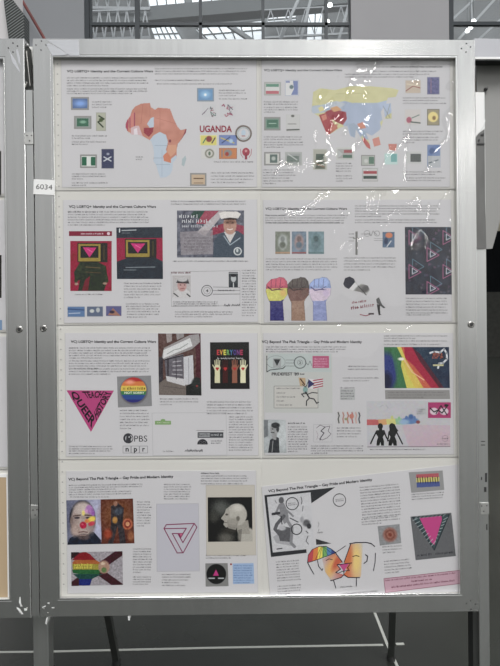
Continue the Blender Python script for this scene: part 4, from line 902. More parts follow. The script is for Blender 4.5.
ik.poly([(202.5 + 5.3*math.cos(math.pi*k/12), 444.4 - 5.4*math.sin(math.pi*k/12)) for k in range(13)], (66, 66, 70)).ring(200.6, 442.6, 1.2, .4, (190, 190, 190)).ring(204.2, 442.6, 1.2, .4, (190, 190, 190)).body(211, 441, 223, 2, 2.2, .8, size=1.1, dens=1.4, col=(104, 104, 108))
ik.build('cancel_mark', 'black pictorial postmark')
script(s, 185, 451, 203, 1.8, (66, 66, 72), 9)
Ink(s).line([(152, 413), (226, 412.5), (227, 455), (153, 455.5)], .3, (160, 160, 162), True).body(163, 451.4, 173, 1, 2, 1).build('postal_cover', 'white cover outline')

# ================================================================== SHEET 6: rainbow flag and hand-holding silhouettes
s = sheet('exhibit sheet with rainbow flag photograph and black silhouettes holding hands, third row right',
          [(263, 333), (453, 333), (454, 454.5), (264.5, 455)], [(261, 325), (456, 324), (457.5, 457), (262, 458)], FM[5], 6)
heading(s, HEAD2, 262, 343, 362, cap=2.5)
texts(s, (266, 347, 350, 3, 2.4, .85), (384, 336, 449, 2, 2.4, .5), (384, 341, 447, 1, 2.4, 1), (384, 344.5, 447, 1, 2, .9), (288, 427, 308, 11, 2.45, .5), (337, 428, 362, 4, 2.9, .8), (311, 446, 365, 4, 2.4, .3), (348, 366.5, 378, 2, 2.8, 1), (343, 378, 380, 2, 2.8, .7), (340, 388, 355, 1, 2, 1), (417, 409.5, 425, 3, 2.0, 1))
Ink(s).body(288, 423.3, 305, 1, 2, 1, size=1.1, dens=1.6, col=DK).build('text_block')
Ink(s).rect(340, 389, 355, 400, (172, 174, 174)).body(341, 391, 354, 4, 2.6, .8).build('small_card', 'small grey printed card')
ik = Ink(s).poly([(264.5, 353), (332, 353.5), (332.5, 413), (265, 412.5)], (186, 188, 184)).rect(268, 353.6, 331, 372, (178, 188, 186)).line([(266.8, 356), (266.8, 372), (270, 370), (283, 368.5), (285.3, 366)], .8, (62, 62, 66)).rect(273, 358, 281, 367.6, (160, 164, 164)).poly([(273.6, 359.3), (280.4, 359.3), (277, 366)], (60, 62, 64))
ik.ring(276, 362, 9.2, .35, (120, 130, 130), 6.3).ring(300, 362.5, 5.8, 1.0, (120, 126, 128)).ring(300, 362.5, 2.5, .4, (130, 134, 134)).text('2', 299.1, 363.7, 301, 2.2, (80, 80, 84))
ik.line([(286, 360), (294, 360)], .5, (120, 124, 124)).line([(286, 363), (294, 363)], .5, (120, 124, 124)).line([(286, 366), (294, 366)], .5, (120, 124, 124)).line([(305, 361), (308, 365), (310, 361), (312, 366)], .5, (110, 114, 114))
ik.text("PRIDEFEST '89", 271.5, 375.4, 299, 2.9, (66, 66, 70)).body(300, 374.2, 304, 1, 2, 1, size=1.0, dens=1.7, col=DK)
ik.poly([(274, 386), (318, 386), (318, 408), (274, 408)], (190, 188, 182)).line([(274, 386), (318, 386), (318, 408), (274, 408)], .45, (120, 120, 118), True).body(276.5, 388.5, 300, 1, 2, 1).body(276.5, 393, 285, 1, 2, 1).body(276.5, 397, 296, 1, 2, 1).body(276.5, 401, 284, 1, 2, 1).body(276.5, 405, 292, 1, 2, 1)
ik.build('postal_cover', 'pale cover printed PRIDEFEST with postmarks')
Ink(s, 2).rect(312.5, 356, 329, 368, (188, 86, 122)).body(314, 359, 327.5, 4, 2.5, .8, col=(214, 160, 182), size=1.1, dens=1.3).build('stamp', 'raspberry pink stamp')
ik = Ink(s, 3)
ik.poly([(298.5, 377.5), (305.5, 378), (305.6, 385.5), (300, 386.3)], (186, 158, 122)).line([(300.5, 379), (304.5, 384.5)], 1.3, (92, 62, 50)).poly([(308.3, 378.5), (315, 379.5), (323, 377.8), (322.2, 386.8), (314, 389.5), (308, 388)], (206, 204, 206))
for k in range(4): ik.line([(313.4, 380.6+2.5*k), (318, 379.8+2.4*k), (322.7, 379+2.3*k)], 1.1, (176, 62, 76))
ik.poly([(308.3, 379), (314.5, 384), (308, 388.2)], (58, 60, 108))
ik.disc(305.3, 389.6, 2.5, (124, 160, 156), 3.0).line([(303, 393), (308, 392)], .5, (80, 90, 90)).line([(305.6, 392), (309.5, 398.3)], 1.3, (48, 48, 52)).line([(306, 393.5), (301.5, 394), (304, 397)], .9, (48, 48, 52)).line([(307, 394.5), (312, 392.5), (317.3, 393)], .9, (48, 48, 52)).line([(309.5, 398), (314, 399), (316.6, 403.3), (318.4, 402.3)], 1.1, (48, 48, 52)).line([(309.5, 398), (306.5, 401), (306.3, 405.6)], 1.1, (48, 48, 52)).line([(305.5, 387), (302, 384)], .7, (60, 60, 60)).line([(305.8, 387), (308.5, 381)], .7, (60, 60, 60))
ik.build('running_figure', 'running stick figure carrying two flags')
paint(s, 'portrait', [(263.5, 419.5), (285.6, 419.8), (286.5, 452.8), (264, 452.8)], [('bg', (168, 174, 176)), ('noise', 14, 4, 50), ('ell', 282, 436, 6, 12, (190, 196, 197), .8), ('poly', [(268, 453), (270, 440), (275, 436), (279, 438), (279.5, 453)], (58, 60, 64)), ('poly', [(272, 434), (277, 434), (276, 440), (272.5, 439)], (150, 150, 150)), ('ell', 274.3, 429.5, 4.0, 5.6, (150, 152, 152), .2), ('ell', 275.5, 425.3, 4.3, 2.8, (56, 58, 60), .3), ('ell', 277.7, 429, 1.4, 3, (66, 68, 70), .4), ('ell', 272.6, 429, .9, .6, (70, 70, 72), .4), ('line', [(271.3, 432.5), (274, 432.6)], 1, (80, 80, 82)), ('line', [(273, 441), (272, 452)], .6, (160, 160, 160)), ('poly', [(264, 420), (268, 420), (268, 436), (264, 438)], (96, 100, 104), .7), ('noise', 8, 1.3, 51)], 1, 5, 'old grey portrait photograph')
Ink(s).line([(316.5, 428), (320, 425), (325, 427), (330, 426), (328, 431), (331, 434), (327, 438), (322, 440), (319, 438.5)], .55, (104, 94, 104)).line([(325, 427), (321, 431), (324, 433), (321, 437), (320, 440)], .9, (80, 72, 84)).line([(316.4, 431), (318, 435), (316.6, 440)], .4, (150, 130, 140)).line([(313.6, 424.5), (332, 424.5), (332, 442), (313.6, 442)], .3, (160, 160, 165), True).build('sketch', 'small line sketch of two figures')
ik = Ink(s)
for x, c in ((338.6, (92, 92, 90)), (343.3, (186, 130, 116)), (347.8, (190, 112, 96)), (352.4, (176, 98, 100)), (356, (200, 160, 150)), (359.3, (70, 76, 90))):
    ik.rect(x-1.2, 411.5, x+1.2, 423.6, (188, 184, 182)).line([(x-.5, 412.5), (x+.6, 415.5), (x-.5, 419), (x+.4, 423)], 1.2, c)
ik.disc(351.6, 416.3, 2.3, (196, 120, 104), 2.6).disc(346, 419, 1.6, (150, 150, 110), 1.4).build('stamp_strip', 'row of narrow multicoloured stamps')
fl = [(384, 347), (449, 347), (449.8, 388), (384.8, 388.2)]
paint(s, 'photograph', fl, [('grad', (384, 347), (449, 388), (52, 74, 90), (38, 52, 76)), ('noise', 9, 6, 61), ('poly', [(384, 347), (398, 347), (404, 362), (404, 378), (408, 389), (384, 389)], (58, 108, 70)), ('ell', 386, 372, 11, 19, (50, 62, 130), .35), ('ell', 386, 382, 6, 10, (36, 40, 70), .7), ('poly', [(391, 347), (398, 347), (408, 372), (409, 388), (399, 388), (394, 366)], (60, 124, 78), .5),
      ('poly', [(397, 347), (405, 347), (408, 356), (414, 372), (424, 389), (407, 389), (401, 366), (402, 357)], (206, 196, 78)), ('poly', [(403, 360), (409, 360), (424, 388), (416, 389), (407, 374)], (214, 176, 70), .7),
      ('poly', [(401, 347), (412, 347), (417, 358), (438, 388), (424, 389), (415, 374), (406, 360)], (204, 92, 66)), ('poly', [(404, 347), (412, 347), (418, 358), (440, 388), (432, 389), (414, 366), (405, 358)], (176, 40, 66)), ('poly', [(412, 347), (420, 354), (444, 388), (440, 389), (420, 362)], (96, 32, 50), .8), ('line', [(403, 358), (412, 372), (424, 380)], .9, (232, 180, 140)), ('ell', 401, 359, 3, 1.5, (236, 230, 210), .8)], 1, 4, 'photograph of a rainbow flag billowing on dark blue')
Ink(s, 2).line([(430, 353), (434, 351.6), (440, 352.5), (444, 349), (446.5, 353), (447, 359), (443, 363), (439, 363.5), (438, 368)], 1.8, (206, 210, 216)).body(432.5, 354.5, 443, 2, 2.8, 1, size=2.2, dens=2.4, col=(196, 96, 66)).ring(443.5, 357, 1.8, .8, (186, 196, 206)).rect(433, 364.4, 443.5, 366, (196, 190, 140)).build('sticker', 'white and orange burst sticker')
Ink(s).poly([(385, 390), (449.5, 390), (450, 399), (385.3, 399.2)], (142, 140, 138)).body(388, 392.5, 447, 3, 2.5, .6, col=(112, 110, 110)).build('caption_strip', 'grey caption strip')
env = [(366.5, 401), (449.6, 400.8), (450.4, 447), (367.2, 447.6)]
paint(s, 'envelope', env, [('bg', (184, 183, 187)), ('poly', [(402, 425), (452, 425), (452, 448), (409, 448)], (190, 170, 180)), ('ell', 438, 440, 18, 8, (192, 166, 178), 1), ('poly', [(366, 419.5), (379, 419.5), (380, 425), (366, 425.3)], (190, 92, 92)), ('poly', [(378, 419.5), (387, 419), (388, 424.6), (379, 425)], (206, 150, 96)), ('poly', [(386, 419), (396, 418.4), (397, 424.4), (387, 424.6)], (200, 196, 112)), ('poly', [(395, 418.4), (402, 418.2), (403, 424.4), (396, 424.4)], (140, 184, 140)),
      ('ell', 410, 420.6, 8.5, 3.4, (92, 126, 180), .3), ('ell', 404, 422, 5, 2.6, (140, 170, 200), .7), ('ell', 411, 416.6, 2.5, 2.4, (70, 100, 160), .6), ('ell', 406.5, 417.6, 1.4, 1.8, (84, 118, 170), .5), ('ell', 414.5, 417.6, 1.3, 1.6, (84, 118, 170), .5), ('ell', 418, 422, 2, 1.7, (140, 70, 70), .5), ('ell', 392, 417.5, 1.4, 1.8, (190, 190, 110), .6), ('ell', 399, 418, 1.2, 1.6, (130, 180, 130), .6), ('noise', 5, 1.6, 71, 'rgb'),
      ('line', [(367.3, 446.9), (450, 446.4)], .6, (120, 112, 118)), ('line', [(380, 407), (383, 405)], .5, (150, 160, 160)), ('line', [(386, 405), (388, 408)], .5, (150, 160, 160))], 1, 4, 'white envelope with a rainbow brush stroke')
paint(s, 'stamp', R4(428, 402.3, 450.8, 418), [('bg', (178, 56, 108)), ('ell', 434, 411.3, 4.2, 3.6, (205, 186, 196), .2), ('ell', 444, 411.3, 4.4, 3.6, (205, 186, 196), .2), ('line', [(430, 408), (434, 412), (438, 410), (442, 413), (448, 405)], 1.1, (40, 36, 44)), ('line', [(436, 413.5), (441, 405.6), (447, 415)], 1.0, (40, 36, 44)), ('ell', 446, 405.4, 1.8, 1.3, (44, 36, 44), .4)], 2, 5, 'magenta stamp with black and white figures')
ik = Ink(s, 2)
BK = (30, 31, 36)
ik.disc(380.3, 426.2, 2.6, BK, 3.0).poly([(379, 428), (382, 428), (382.4, 430.4), (378.8, 430.4)], BK).poly([(376.3, 430.2), (384.3, 430), (385.4, 433), (382.8, 437), (384, 441), (384, 445.6), (381.2, 445.6), (380.4, 442), (379.3, 445.6), (376.4, 445.6), (376.8, 441), (378, 437), (375.4, 433)], BK).line([(376.4, 431.6), (373.6, 437), (370.6, 443.6)], 1.5, BK).line([(384.2, 431.6), (386, 436.5), (388.2, 440.6)], 1.5, BK)
ik.disc(392, 426.5, 2.9, BK, 3.4).poly([(389.4, 425), (394.6, 424), (396.4, 428), (398.6, 431), (394, 432.6), (389.4, 431.8)], BK).poly([(388.6, 431), (396.4, 430.6), (396.6, 433), (394.8, 436.6), (396.6, 441), (396.8, 445.6), (393.6, 445.6), (392.6, 442.6), (391.6, 445.6), (388.4, 445.6), (388.6, 441), (390.4, 437), (388.2, 433)], BK).line([(388.8, 432.6), (388.4, 437), (387.6, 441)], 1.3, BK).line([(396.2, 431.6), (399.3, 437.5), (402.4, 443.8)], 1.4, BK)
ik.build('silhouettes', 'two black silhouettes holding hands')
Ink(s, 2).ring(445, 438.4, 3, .4, (150, 130, 142)).body(442.5, 438.6, 447.6, 1, 2, 1, size=1).body(437, 444, 449, 1, 2, 1, size=.8).body(370, 449.5, 431, 1, 2, .9, size=.9).build('round_postmark')

# ================================================================== SHEET 7: painted face, impossible triangle
s = sheet('exhibit sheet with pale paint-dabbed face and outlined impossible triangle, bottom row at left',
          [(66, 471), (256, 470.5), (258, 592.5), (67.5, 593.5)], [(59, 460.5), (260.5, 459.5), (262, 596), (61, 597)], FM[6], 7)
heading(s, HEAD2, 68.5, 480.5, 173.5, ang=1.6, cap=2.5)
texts(s, (69, 485.5, 146, 3, 2.2, .6, {'ang': 1}), (69, 492.3, 132, 2, 2.4, .98, {'ang': 1}), (70, 497, 110, 1, 2.4, 1), (137, 502, 151, 10, 2.65, .5), (133, 549, 152, 10, 2.6, .4), (133, 577, 151, 4, 2.4, .8), (164, 484.5, 191, 7, 2.4, .9), (162, 574.5, 192, 2, 2.6, .95), (162, 580, 190, 2, 2.6, .6), (162, 585.5, 185, 1, 2.4, 1), (201, 476, 248, 2, 2.5, 1), (201, 481, 248, 2, 2.8, .9), (206, 555.5, 247, 2, 2.5, .6))
Ink(s).body(201, 473.4, 220, 1, 2, 1, size=1.1, dens=1.6, col=DK).build('text_block')
paint(s, 'picture', [(66.3, 500.3), (133, 498.5), (134.5, 543.3), (67.5, 544.8)], [('grad', (66, 500), (101, 500), (96, 100, 124), (150, 150, 176)), ('ell', 97, 520, 12, 20, (176, 178, 206), 1), ('poly', [(100.5, 498), (136, 498), (136, 546), (101.5, 546)], (96, 52, 42)),
      ('poly', [(67, 545), (70, 538), (80, 532), (94, 532), (101, 540), (101.5, 546)], (36, 44, 60)), ('ell', 82.5, 519, 13, 18.6, (40, 40, 48), .12), ('ell', 82.8, 519.8, 11.3, 17.6, (172, 154, 146), .2), ('ell', 82.5, 508, 8, 5.5, (192, 176, 168), .8), ('ell', 92, 524, 3, 9, (140, 122, 118), 1), ('ell', 74, 524, 3, 10, (150, 130, 124), 1), ('ell', 76, 530, 5, 6, (170, 146, 136), .8), ('ell', 84, 537, 6, 3, (90, 76, 76), .7), ('ell', 71.6, 521, 1.4, 4, (130, 110, 104), .5), ('ell', 94.7, 521, 1.2, 4, (120, 100, 96), .5),
      ('line', [(73.5, 516), (80.5, 515)], 1.3, (96, 76, 72)), ('line', [(85, 515), (92, 515.6)], 1.3, (96, 70, 72)), ('ell', 77, 517.8, 2.8, 1.1, (66, 58, 64), .4), ('ell', 88.5, 517.8, 2.8, 1.1, (66, 58, 64), .4), ('ell', 89.6, 509.5, 3.6, 4.6, (168, 110, 178), .5, 20), ('ell', 93, 513, 2, 3, (150, 90, 170), .6), ('ell', 86, 511, 2, 2, (200, 140, 190), .7),
      ('ell', 91.5, 519.5, 4.2, 2.8, (226, 196, 66), .5, 30), ('ell', 83.5, 513, 1.6, 2.6, (226, 206, 110), .6), ('ell', 87, 521, 2.4, 2, (214, 120, 60), .6), ('ell', 91.5, 523.6, 3.4, 2.2, (198, 60, 76), .5, 20), ('ell', 83.2, 525.2, 3.4, 3.5, (188, 34, 66), .25), ('ell', 82.4, 524.2, 1.2, 1, (214, 90, 110), .8), ('line', [(79, 532.2), (83, 531.6), (87.5, 532.2)], 1.1, (112, 80, 78)), ('line', [(80, 535.3), (86, 535.3)], .8, (150, 124, 116)),
      ('ell', 117, 515, 15, 15, (120, 72, 48), .9), ('poly', [(111, 506), (118, 503), (124, 508), (123, 520), (126, 543), (120, 544), (117.5, 526), (113, 544), (108, 544), (111, 524)], (58, 54, 58)), ('ell', 115.5, 503.5, 2, 2.6, (150, 104, 84), .4), ('ell', 118.5, 511.5, 4, 3.4, (72, 78, 90), .5), ('ell', 115, 520, 2.5, 3.4, (176, 122, 56), .5), ('ell', 127.6, 524, 5, 5.6, (184, 96, 66), .25), ('ell', 127.6, 524, 3.4, 3.9, (130, 50, 44), .25), ('ell', 127.6, 524, 2, 2.3, (206, 140, 96), .3), ('ell', 108, 534, 4, 5, (160, 66, 46), .8), ('ell', 131, 536, 3, 5, (150, 90, 60), .8), ('noise', 13, 1.8, 81)], 1, 4, 'pale face dabbed with purple, yellow and red beside a red-brown scene')
fp = [('bg', (150, 144, 150)), ('noise', 22, 1.0, 82), ('line', [(69, 550), (125, 590)], 7.5, (70, 26, 44)), ('line', [(69, 588), (125, 549)], 7.5, (70, 26, 44)), ('poly', [(71, 551), (80, 551), (71, 560)], (52, 22, 36))]
HAND = [(72, 563), (75, 557), (80, 553), (85, 551.5), (90, 554), (96, 560), (101, 563), (104, 565), (103, 571), (98, 576), (92, 579), (90, 585.5), (79, 585.5), (79, 579), (73, 573)]
for y0, y1, c in ((550, 560, (136, 32, 42)), (560, 564, (170, 90, 48)), (564, 569.5, (150, 140, 52)), (569.5, 574, (44, 96, 54)), (574, 579, (36, 76, 70)), (579, 588, (36, 48, 120))):
    import_pts = [(x, min(max(y, y0), y1)) for x, y in HAND]; fp.append(('poly', import_pts, c))
fp += [('ell', 104, 567, 5.6, 6.6, (168, 130, 110), .25), ('ell', 104, 570, 2.6, 2.6, (90, 120, 70), .5), ('ell', 103, 563.5, 2, 1.6, (200, 176, 150), .5), ('noise', 8, 1.1, 83)]
paint(s, 'picture', [(71, 552.2), (122.5, 551.2), (123, 584.8), (71.5, 586)], fp, 1, 4, 'rainbow painted fist over a crossed maroon and grey ground')
Ink(s, 2).body(74.5, 565, 94, 2, 2.6, .9, size=1.6, dens=1.8, col=(222, 208, 74)).build('picture_lettering')
Ink(s).poly([(156.5, 504), (198.5, 503.5), (199.5, 571), (157, 571.5)], (180, 179, 188)).line([(156.5, 504), (198.5, 503.5), (199.5, 571), (157, 571.5)], .3, (156, 155, 160), True).build('card', 'pale bluish card')
PK = (138, 50, 88)
ik = Ink(s, 2)
for seg in ([(164, 528.4), (166.4, 524.6), (194.3, 523.4), (196.9, 527.2), (183.3, 552.7), (177.2, 552.9), (164, 528.4)], [(164.3, 528.6), (186.3, 528.2), (183.0, 533.4), (172.3, 533.5), (182.6, 552.4)], [(186.3, 528.2), (180.6, 537.8)], [(179, 533.4), (180.8, 537.6)], [(194.2, 523.5), (182.9, 542.6), (177.8, 533.5)]):
    ik.line(seg, .95, PK)
ik.poly([(179.5, 533.6), (182.8, 533.4), (181, 536.6)], (200, 96, 130)); ik.build('triangle_drawing', 'magenta outline of an impossible triangle')
Ink(s).poly([(206, 485.3), (254.5, 485), (256, 555), (206.5, 555.5)], (186, 180, 168)).line([(206, 485.3), (254.5, 485), (256, 555), (206.5, 555.5)], .4, (166, 160, 150), True).build('photograph_mount', 'cream mount around the sculpture photograph')
paint(s, 'photograph', [(207.7, 497.3), (252, 497), (252.6, 541.3), (208, 541.8)], [('bg', (26, 27, 27)), ('ell', 221, 508, 9, 8, (88, 90, 86), 1.2), ('ell', 214, 517, 5, 6, (66, 66, 62), 1), ('ell', 226, 538, 8, 6, (92, 90, 84), 1.1), ('ell', 231, 530, 10, 3, (60, 58, 54), 1), ('ell', 247, 536, 9, 8.5, (168, 164, 154), .25, 20), ('poly', [(236, 523), (248, 520), (250, 534), (238, 534)], (150, 146, 136)), ('poly', [(238, 530), (242, 529), (241, 541.6), (238, 541.6)], (96, 92, 86), .6),
      ('ell', 236.5, 514.5, 10.5, 11, (172, 168, 158), .12), ('poly', [(226, 509), (229, 507), (231, 526), (226, 527.5), (223.4, 524.5), (224.4, 521), (221, 518.5), (224.8, 513)], (160, 156, 146)), ('poly', [(227, 520), (238, 522), (236, 530), (228, 528)], (134, 130, 122)), ('ell', 233, 522, 5, 4, (150, 146, 136), .7), ('ell', 238, 518.5, 1.8, 2.5, (110, 106, 98), .5), ('ell', 226.8, 514.5, 1.4, 1, (84, 80, 76), .6), ('line', [(223.8, 522.4), (227, 522.6)], .6, (84, 80, 76)), ('ell', 238, 508, 5, 3.5, (192, 188, 178), 1)], 2, 4.5, 'black and white photograph of a stone head in profile')
paint(s, 'button_badge', [(205.3, 563.3), (227.7, 563), (228.6, 586), (205.6, 586.6)], [('bg', (126, 126, 124)), ('ell', 216.3, 574, 9.8, 10, (30, 33, 36), .08), ('poly', [(216, 569.5), (218.8, 575.6), (213, 575.8)], (196, 58, 128)), ('line', [(209, 578.2), (214.4, 578.2)], 1.2, (176, 180, 182)), ('line', [(218.5, 578.2), (223.5, 578.2)], 1.2, (176, 180, 182))], 1, 5, 'black round button with a magenta triangle')
Ink(s).poly([(232.5, 563.4), (253.6, 563), (254.3, 583.6), (233, 584)], (146, 172, 208)).body(233.6, 565.6, 253, 8, 2.45, .8, col=(86, 116, 166)).disc(231, 564.2, 1.0, (150, 44, 52)).build('blue_note', 'light blue printed note with a red dot')

# ================================================================== SHEET 8: slipped sheet with kissing faces
s = sheet('tilted exhibit sheet with two kissing cartoon faces, bottom row at right',
          [(261.5, 486.5), (457.5, 464.5), (459, 592), (270, 596)], [(261.5, 459.5), (457.5, 458), (459.5, 593.5), (262.5, 596.5)], FM[7], 8)
A8 = 6.4
heading(s, HEAD2, 268.5, 492.3, 373, ang=A8, cap=2.5)
texts(s, (359.8, 487.6, 400, 12, 2.75, .95, {'ang': 5}), (361.5, 519.5, 400, 3, 2.6, .5, {'ang': 5}), (276, 562, 300, 8, 2.7, .95, {'ang': 4}), (277.5, 586.5, 301, 4, 2.6, .5, {'ang': 4}), (382.5, 547, 402, 3, 2.9, .6, {'ang': 4}), (384, 561.5, 411, 5, 2.9, .5, {'ang': 5}), (411.5, 494.5, 445, 3, 2.5, .9, {'ang': 4}), (342, 594, 378, 1, 2, 1, {'ang': 5}))
ik = Ink(s)
ik.poly([(264.3, 495.2), (335.2, 487.2), (311.4, 503.2), (310.5, 492.3), (267, 497), (273, 552.4), (306.3, 549.2), (306.6, 552.8), (271, 557)], (56, 57, 60))
ik.poly([(267, 497), (310.5, 492.3), (314.6, 547.8), (272.8, 552.5)], (190, 190, 193)).poly([(315.8, 538.8), (331.5, 543.4), (316.3, 544.8)], (60, 60, 62)).build('black_framed_print', 'white print in a slanted black border')
G1, G2, G3 = (128, 128, 132), (92, 92, 96), (60, 60, 64)
paint(s, 'ink_drawing', [(267.5, 497), (310.4, 492.6), (314, 547), (273, 551.5)], [('bg', (190, 190, 193)), ('poly', [(273, 537), (282, 531), (291, 534), (292, 546), (276, 543)], (160, 160, 164)),
      ('ell', 281.3, 500.3, 2.6, 3.3, G2, .3), ('poly', [(278.6, 504), (284, 503), (288, 512), (289, 521), (284, 524), (280, 514)], G1), ('line', [(279, 506), (276, 513), (281, 516)], 2.2, G1), ('line', [(272.8, 514), (279, 513)], 2.6, G3), ('line', [(284, 508), (291, 514), (293, 516)], 1.9, G1), ('line', [(284, 516), (277, 524), (275, 529), (281, 536)], 3.4, G2), ('poly', [(277, 530), (283, 526), (292, 528), (292, 542), (280, 541)], G2), ('line', [(287, 520), (292, 528), (291, 543), (294.5, 546.5)], 3.0, G1), ('ell', 282, 528, 3.8, 2.4, (176, 176, 180), .5), ('line', [(281, 516), (282, 524)], 1, G3), ('line', [(290, 518), (298, 522)], 1, G3),
      ('ell', 306.5, 523, 3.6, 3.4, G2, .6), ('ell', 309, 526, 2.2, 2.6, G3, .5), ('ell', 302, 519.5, 1.8, 3, (150, 150, 154), .7), ('line', [(275, 500.5), (276.5, 503)], .8, G1), ('line', [(277, 549), (282, 548.3)], 1.0, G3), ('line', [(301, 497), (302, 501), (301.3, 504)], .8, G2), ('line', [(303, 506), (302.4, 511)], .7, G2), ('line', [(306, 531), (308, 533)], .9, G2), ('line', [(308, 536), (306, 541), (308.4, 544)], .8, G2), ('noise', 7, 1.2, 91)], 2, 4.5, 'grey ink drawing of a seated figure')
ik = Ink(s, 3).ring(292.2, 503.6, 6.1, .9, (62, 62, 66)).ring(296.6, 529.2, 5.2, 1.0, (62, 62, 66)).ring(339.4, 500, 6.3, .7, (72, 72, 76)).body(335.5, 499.6, 343.5, 2, 1.6, 1, size=.8, ang=6).body(288, 503.6, 296.5, 2, 1.6, 1, size=.8, ang=6)
ik.line([(318, 522), (319, 524), (318, 527)], .5, G1).line([(319, 529), (318.4, 531)], .5, G1).body(317.6, 532.4, 322.6, 1, 2, 1, size=1.1, dens=1.5, col=(100, 100, 104)).build('postmark', 'round black postmarks')
# two kissing faces (plain generic drawing)
U = [(307.5, 562.3), (308.2, 555), (312, 549.5), (319, 546.3), (326, 546.2), (331.6, 549.2), (335.8, 552.5), (326, 556.5), (316, 560)]
_fl = [(335, 552.6), (342.3, 562.3), (337, 565), (341, 569.5), (336.5, 571.6), (343, 575.2), (336, 580), (330.5, 569), (324.5, 558)]
FR = [(350.5, 544), (362, 542.8), (356, 566), (355, 577.5), (348, 577.5), (343.6, 574.6), (346.5, 570), (344, 562.6)]
kq = [(304, 541), (380, 538), (381, 594), (305, 597)]
rb = ((196, 70, 80), (216, 120, 60), (222, 206, 80), (110, 170, 90), (80, 130, 180), (62, 76, 140))
lay = [('bg', (186, 186, 190))] + [('poly', [(307 + 5*i, 566), (310 + 4.2*i, 544), (315.5 + 4.4*i, 544), (313 + 5*i, 566)], c) for i, c in enumerate(rb)]
paint(s, 'cap', kq, lay, 3, 4, 'rainbow striped cap', keep=[U])
paint(s, 'face_colour', kq, [('grad', (341, 560), (323, 569), (196, 78, 70), (190, 188, 182)), ('ell', 331.5, 567, 5, 13, (220, 168, 92), 1.2, -28), ('ell', 337, 562, 3, 9, (200, 92, 66), .9, -28)], 3, 4, 'red to yellow shading of the left face', keep=[[(322, 559), (335, 553.2), (342.4, 562.3), (337, 565), (341, 569.5), (336, 572), (343.6, 574.5), (341, 577.4), (331, 580.3), (325, 572)]])
paint(s, 'face_colour', kq, [('grad', (345, 562), (364, 560), (208, 104, 62), (190, 188, 186)), ('ell', 356.5, 560, 5, 17, (222, 190, 110), 1.1), ('ell', 347, 556, 5, 12, (206, 108, 64), .9)], 3, 4, 'orange to yellow shading of the right face', keep=[[(350, 544), (363, 542.8), (361, 577), (348, 577.5), (343.6, 574.6), (346.5, 570), (344, 562.6)]])
LN = (50, 46, 56)
ik = Ink(s, 4)
for i in range(1, 6): ik.line([(321 + .5*i, 546.4), (311.5 + 4*i, 560.6 - 1.5*i)], .35, LN)
ik.line(U[:8], .65, LN).line([(307.6, 562.6), (316, 560), (335, 553), (345.5, 545.8)], .6, LN).line([(307.6, 562.6), (311, 569), (313.8, 574)], .8, LN).line([(317.5, 560.5), (318.5, 566), (322, 570.4)], .8, LN).line([(322, 570.4), (322.8, 568.4)], .7, LN).line([(326, 560.5), (329, 558.7), (332.3, 559.6)], .7, LN)
ik.line([(335.6, 552.8), (342.4, 562.2)], .8, LN).line([(350.6, 544), (344, 562.2)], .8, LN).line([(349.6, 543.6), (356, 542.4), (366, 542.3), (371, 543.4), (374.6, 546.3)], .9, LN).line([(375.4, 553), (375, 562), (373.4, 570.6)], .8, LN).line([(365.4, 554.6), (367.6, 556), (366.8, 561), (363.8, 563.4)], .9, LN).line([(352.6, 556.4), (356, 555.3), (359, 556.3)], .7, LN)
ik.poly([(338.6, 564), (349, 562.9), (344, 571.4)], (196, 74, 132)).line([(337, 564.6), (351.6, 562.8)], .9, LN).line([(337, 564.8), (340.6, 569), (335.6, 572.4), (338.4, 573), (343.8, 570.6)], .7, LN).line([(344.2, 570.8), (349.3, 570.4), (347.4, 567.6), (350, 564)], .7, LN).line([(343.8, 571), (343.9, 574.6), (341, 577.4), (330.5, 580.6)], .8, LN).line([(343.9, 574.6), (348, 577.3), (359.5, 577.4)], .8, LN).line([(333.6, 580.4), (335.8, 588)], .8, LN).line([(356.4, 577.6), (356.2, 586)], .8, LN).body(340, 587, 352, 1, 2, 1, size=.8, ang=4)
ik.build('faces_outline', 'black outline drawing of two kissing faces')
paint(s, 'rosette_stamp', [(377.6, 526.2), (399.5, 524.0), (401.3, 543.0), (379.8, 545.6)], [('bg', (136, 138, 140)), ('ell', 390, 534.7, 7.0, 7.1, (150, 98, 86), .35), ('ell', 390, 534.7, 4.9, 5, (124, 74, 64), .3), ('ell', 390, 534.7, 3.6, 3.7, (156, 100, 86), .3), ('ell', 390, 534.7, 1.8, 1.8, (128, 62, 50), .4), ('noise', 10, 1.1, 95)], 1, 5, 'grey stamp with a coral rosette')
paint(s, 'rainbow_stamp', [(408.6, 472.2), (442.6, 470.4), (444.3, 489.8), (411.3, 492.8)], [('bg', (142, 142, 142)), ('poly', [(416, 474.5), (438.6, 473.2), (439, 477), (416.3, 478)], (180, 84, 92)), ('poly', [(416.3, 478), (439, 477), (439.4, 481.4), (416.5, 482.4)], (196, 186, 96)), ('poly', [(416.5, 482.4), (439.4, 481.4), (440, 486.3), (416.8, 487.6)], (76, 90, 150))] +
      [('line', [(417.5 + 2.5*k, 477 + (k % 2)), (418 + 2.5*k, 483)], .8, (58, 52, 60)) for k in range(9)], 1, 5, 'grey card with a rainbow crowd stamp')
cq = [(410.4, 516.6), (451.3, 512.6), (455.8, 556), (415.6, 560.2)]
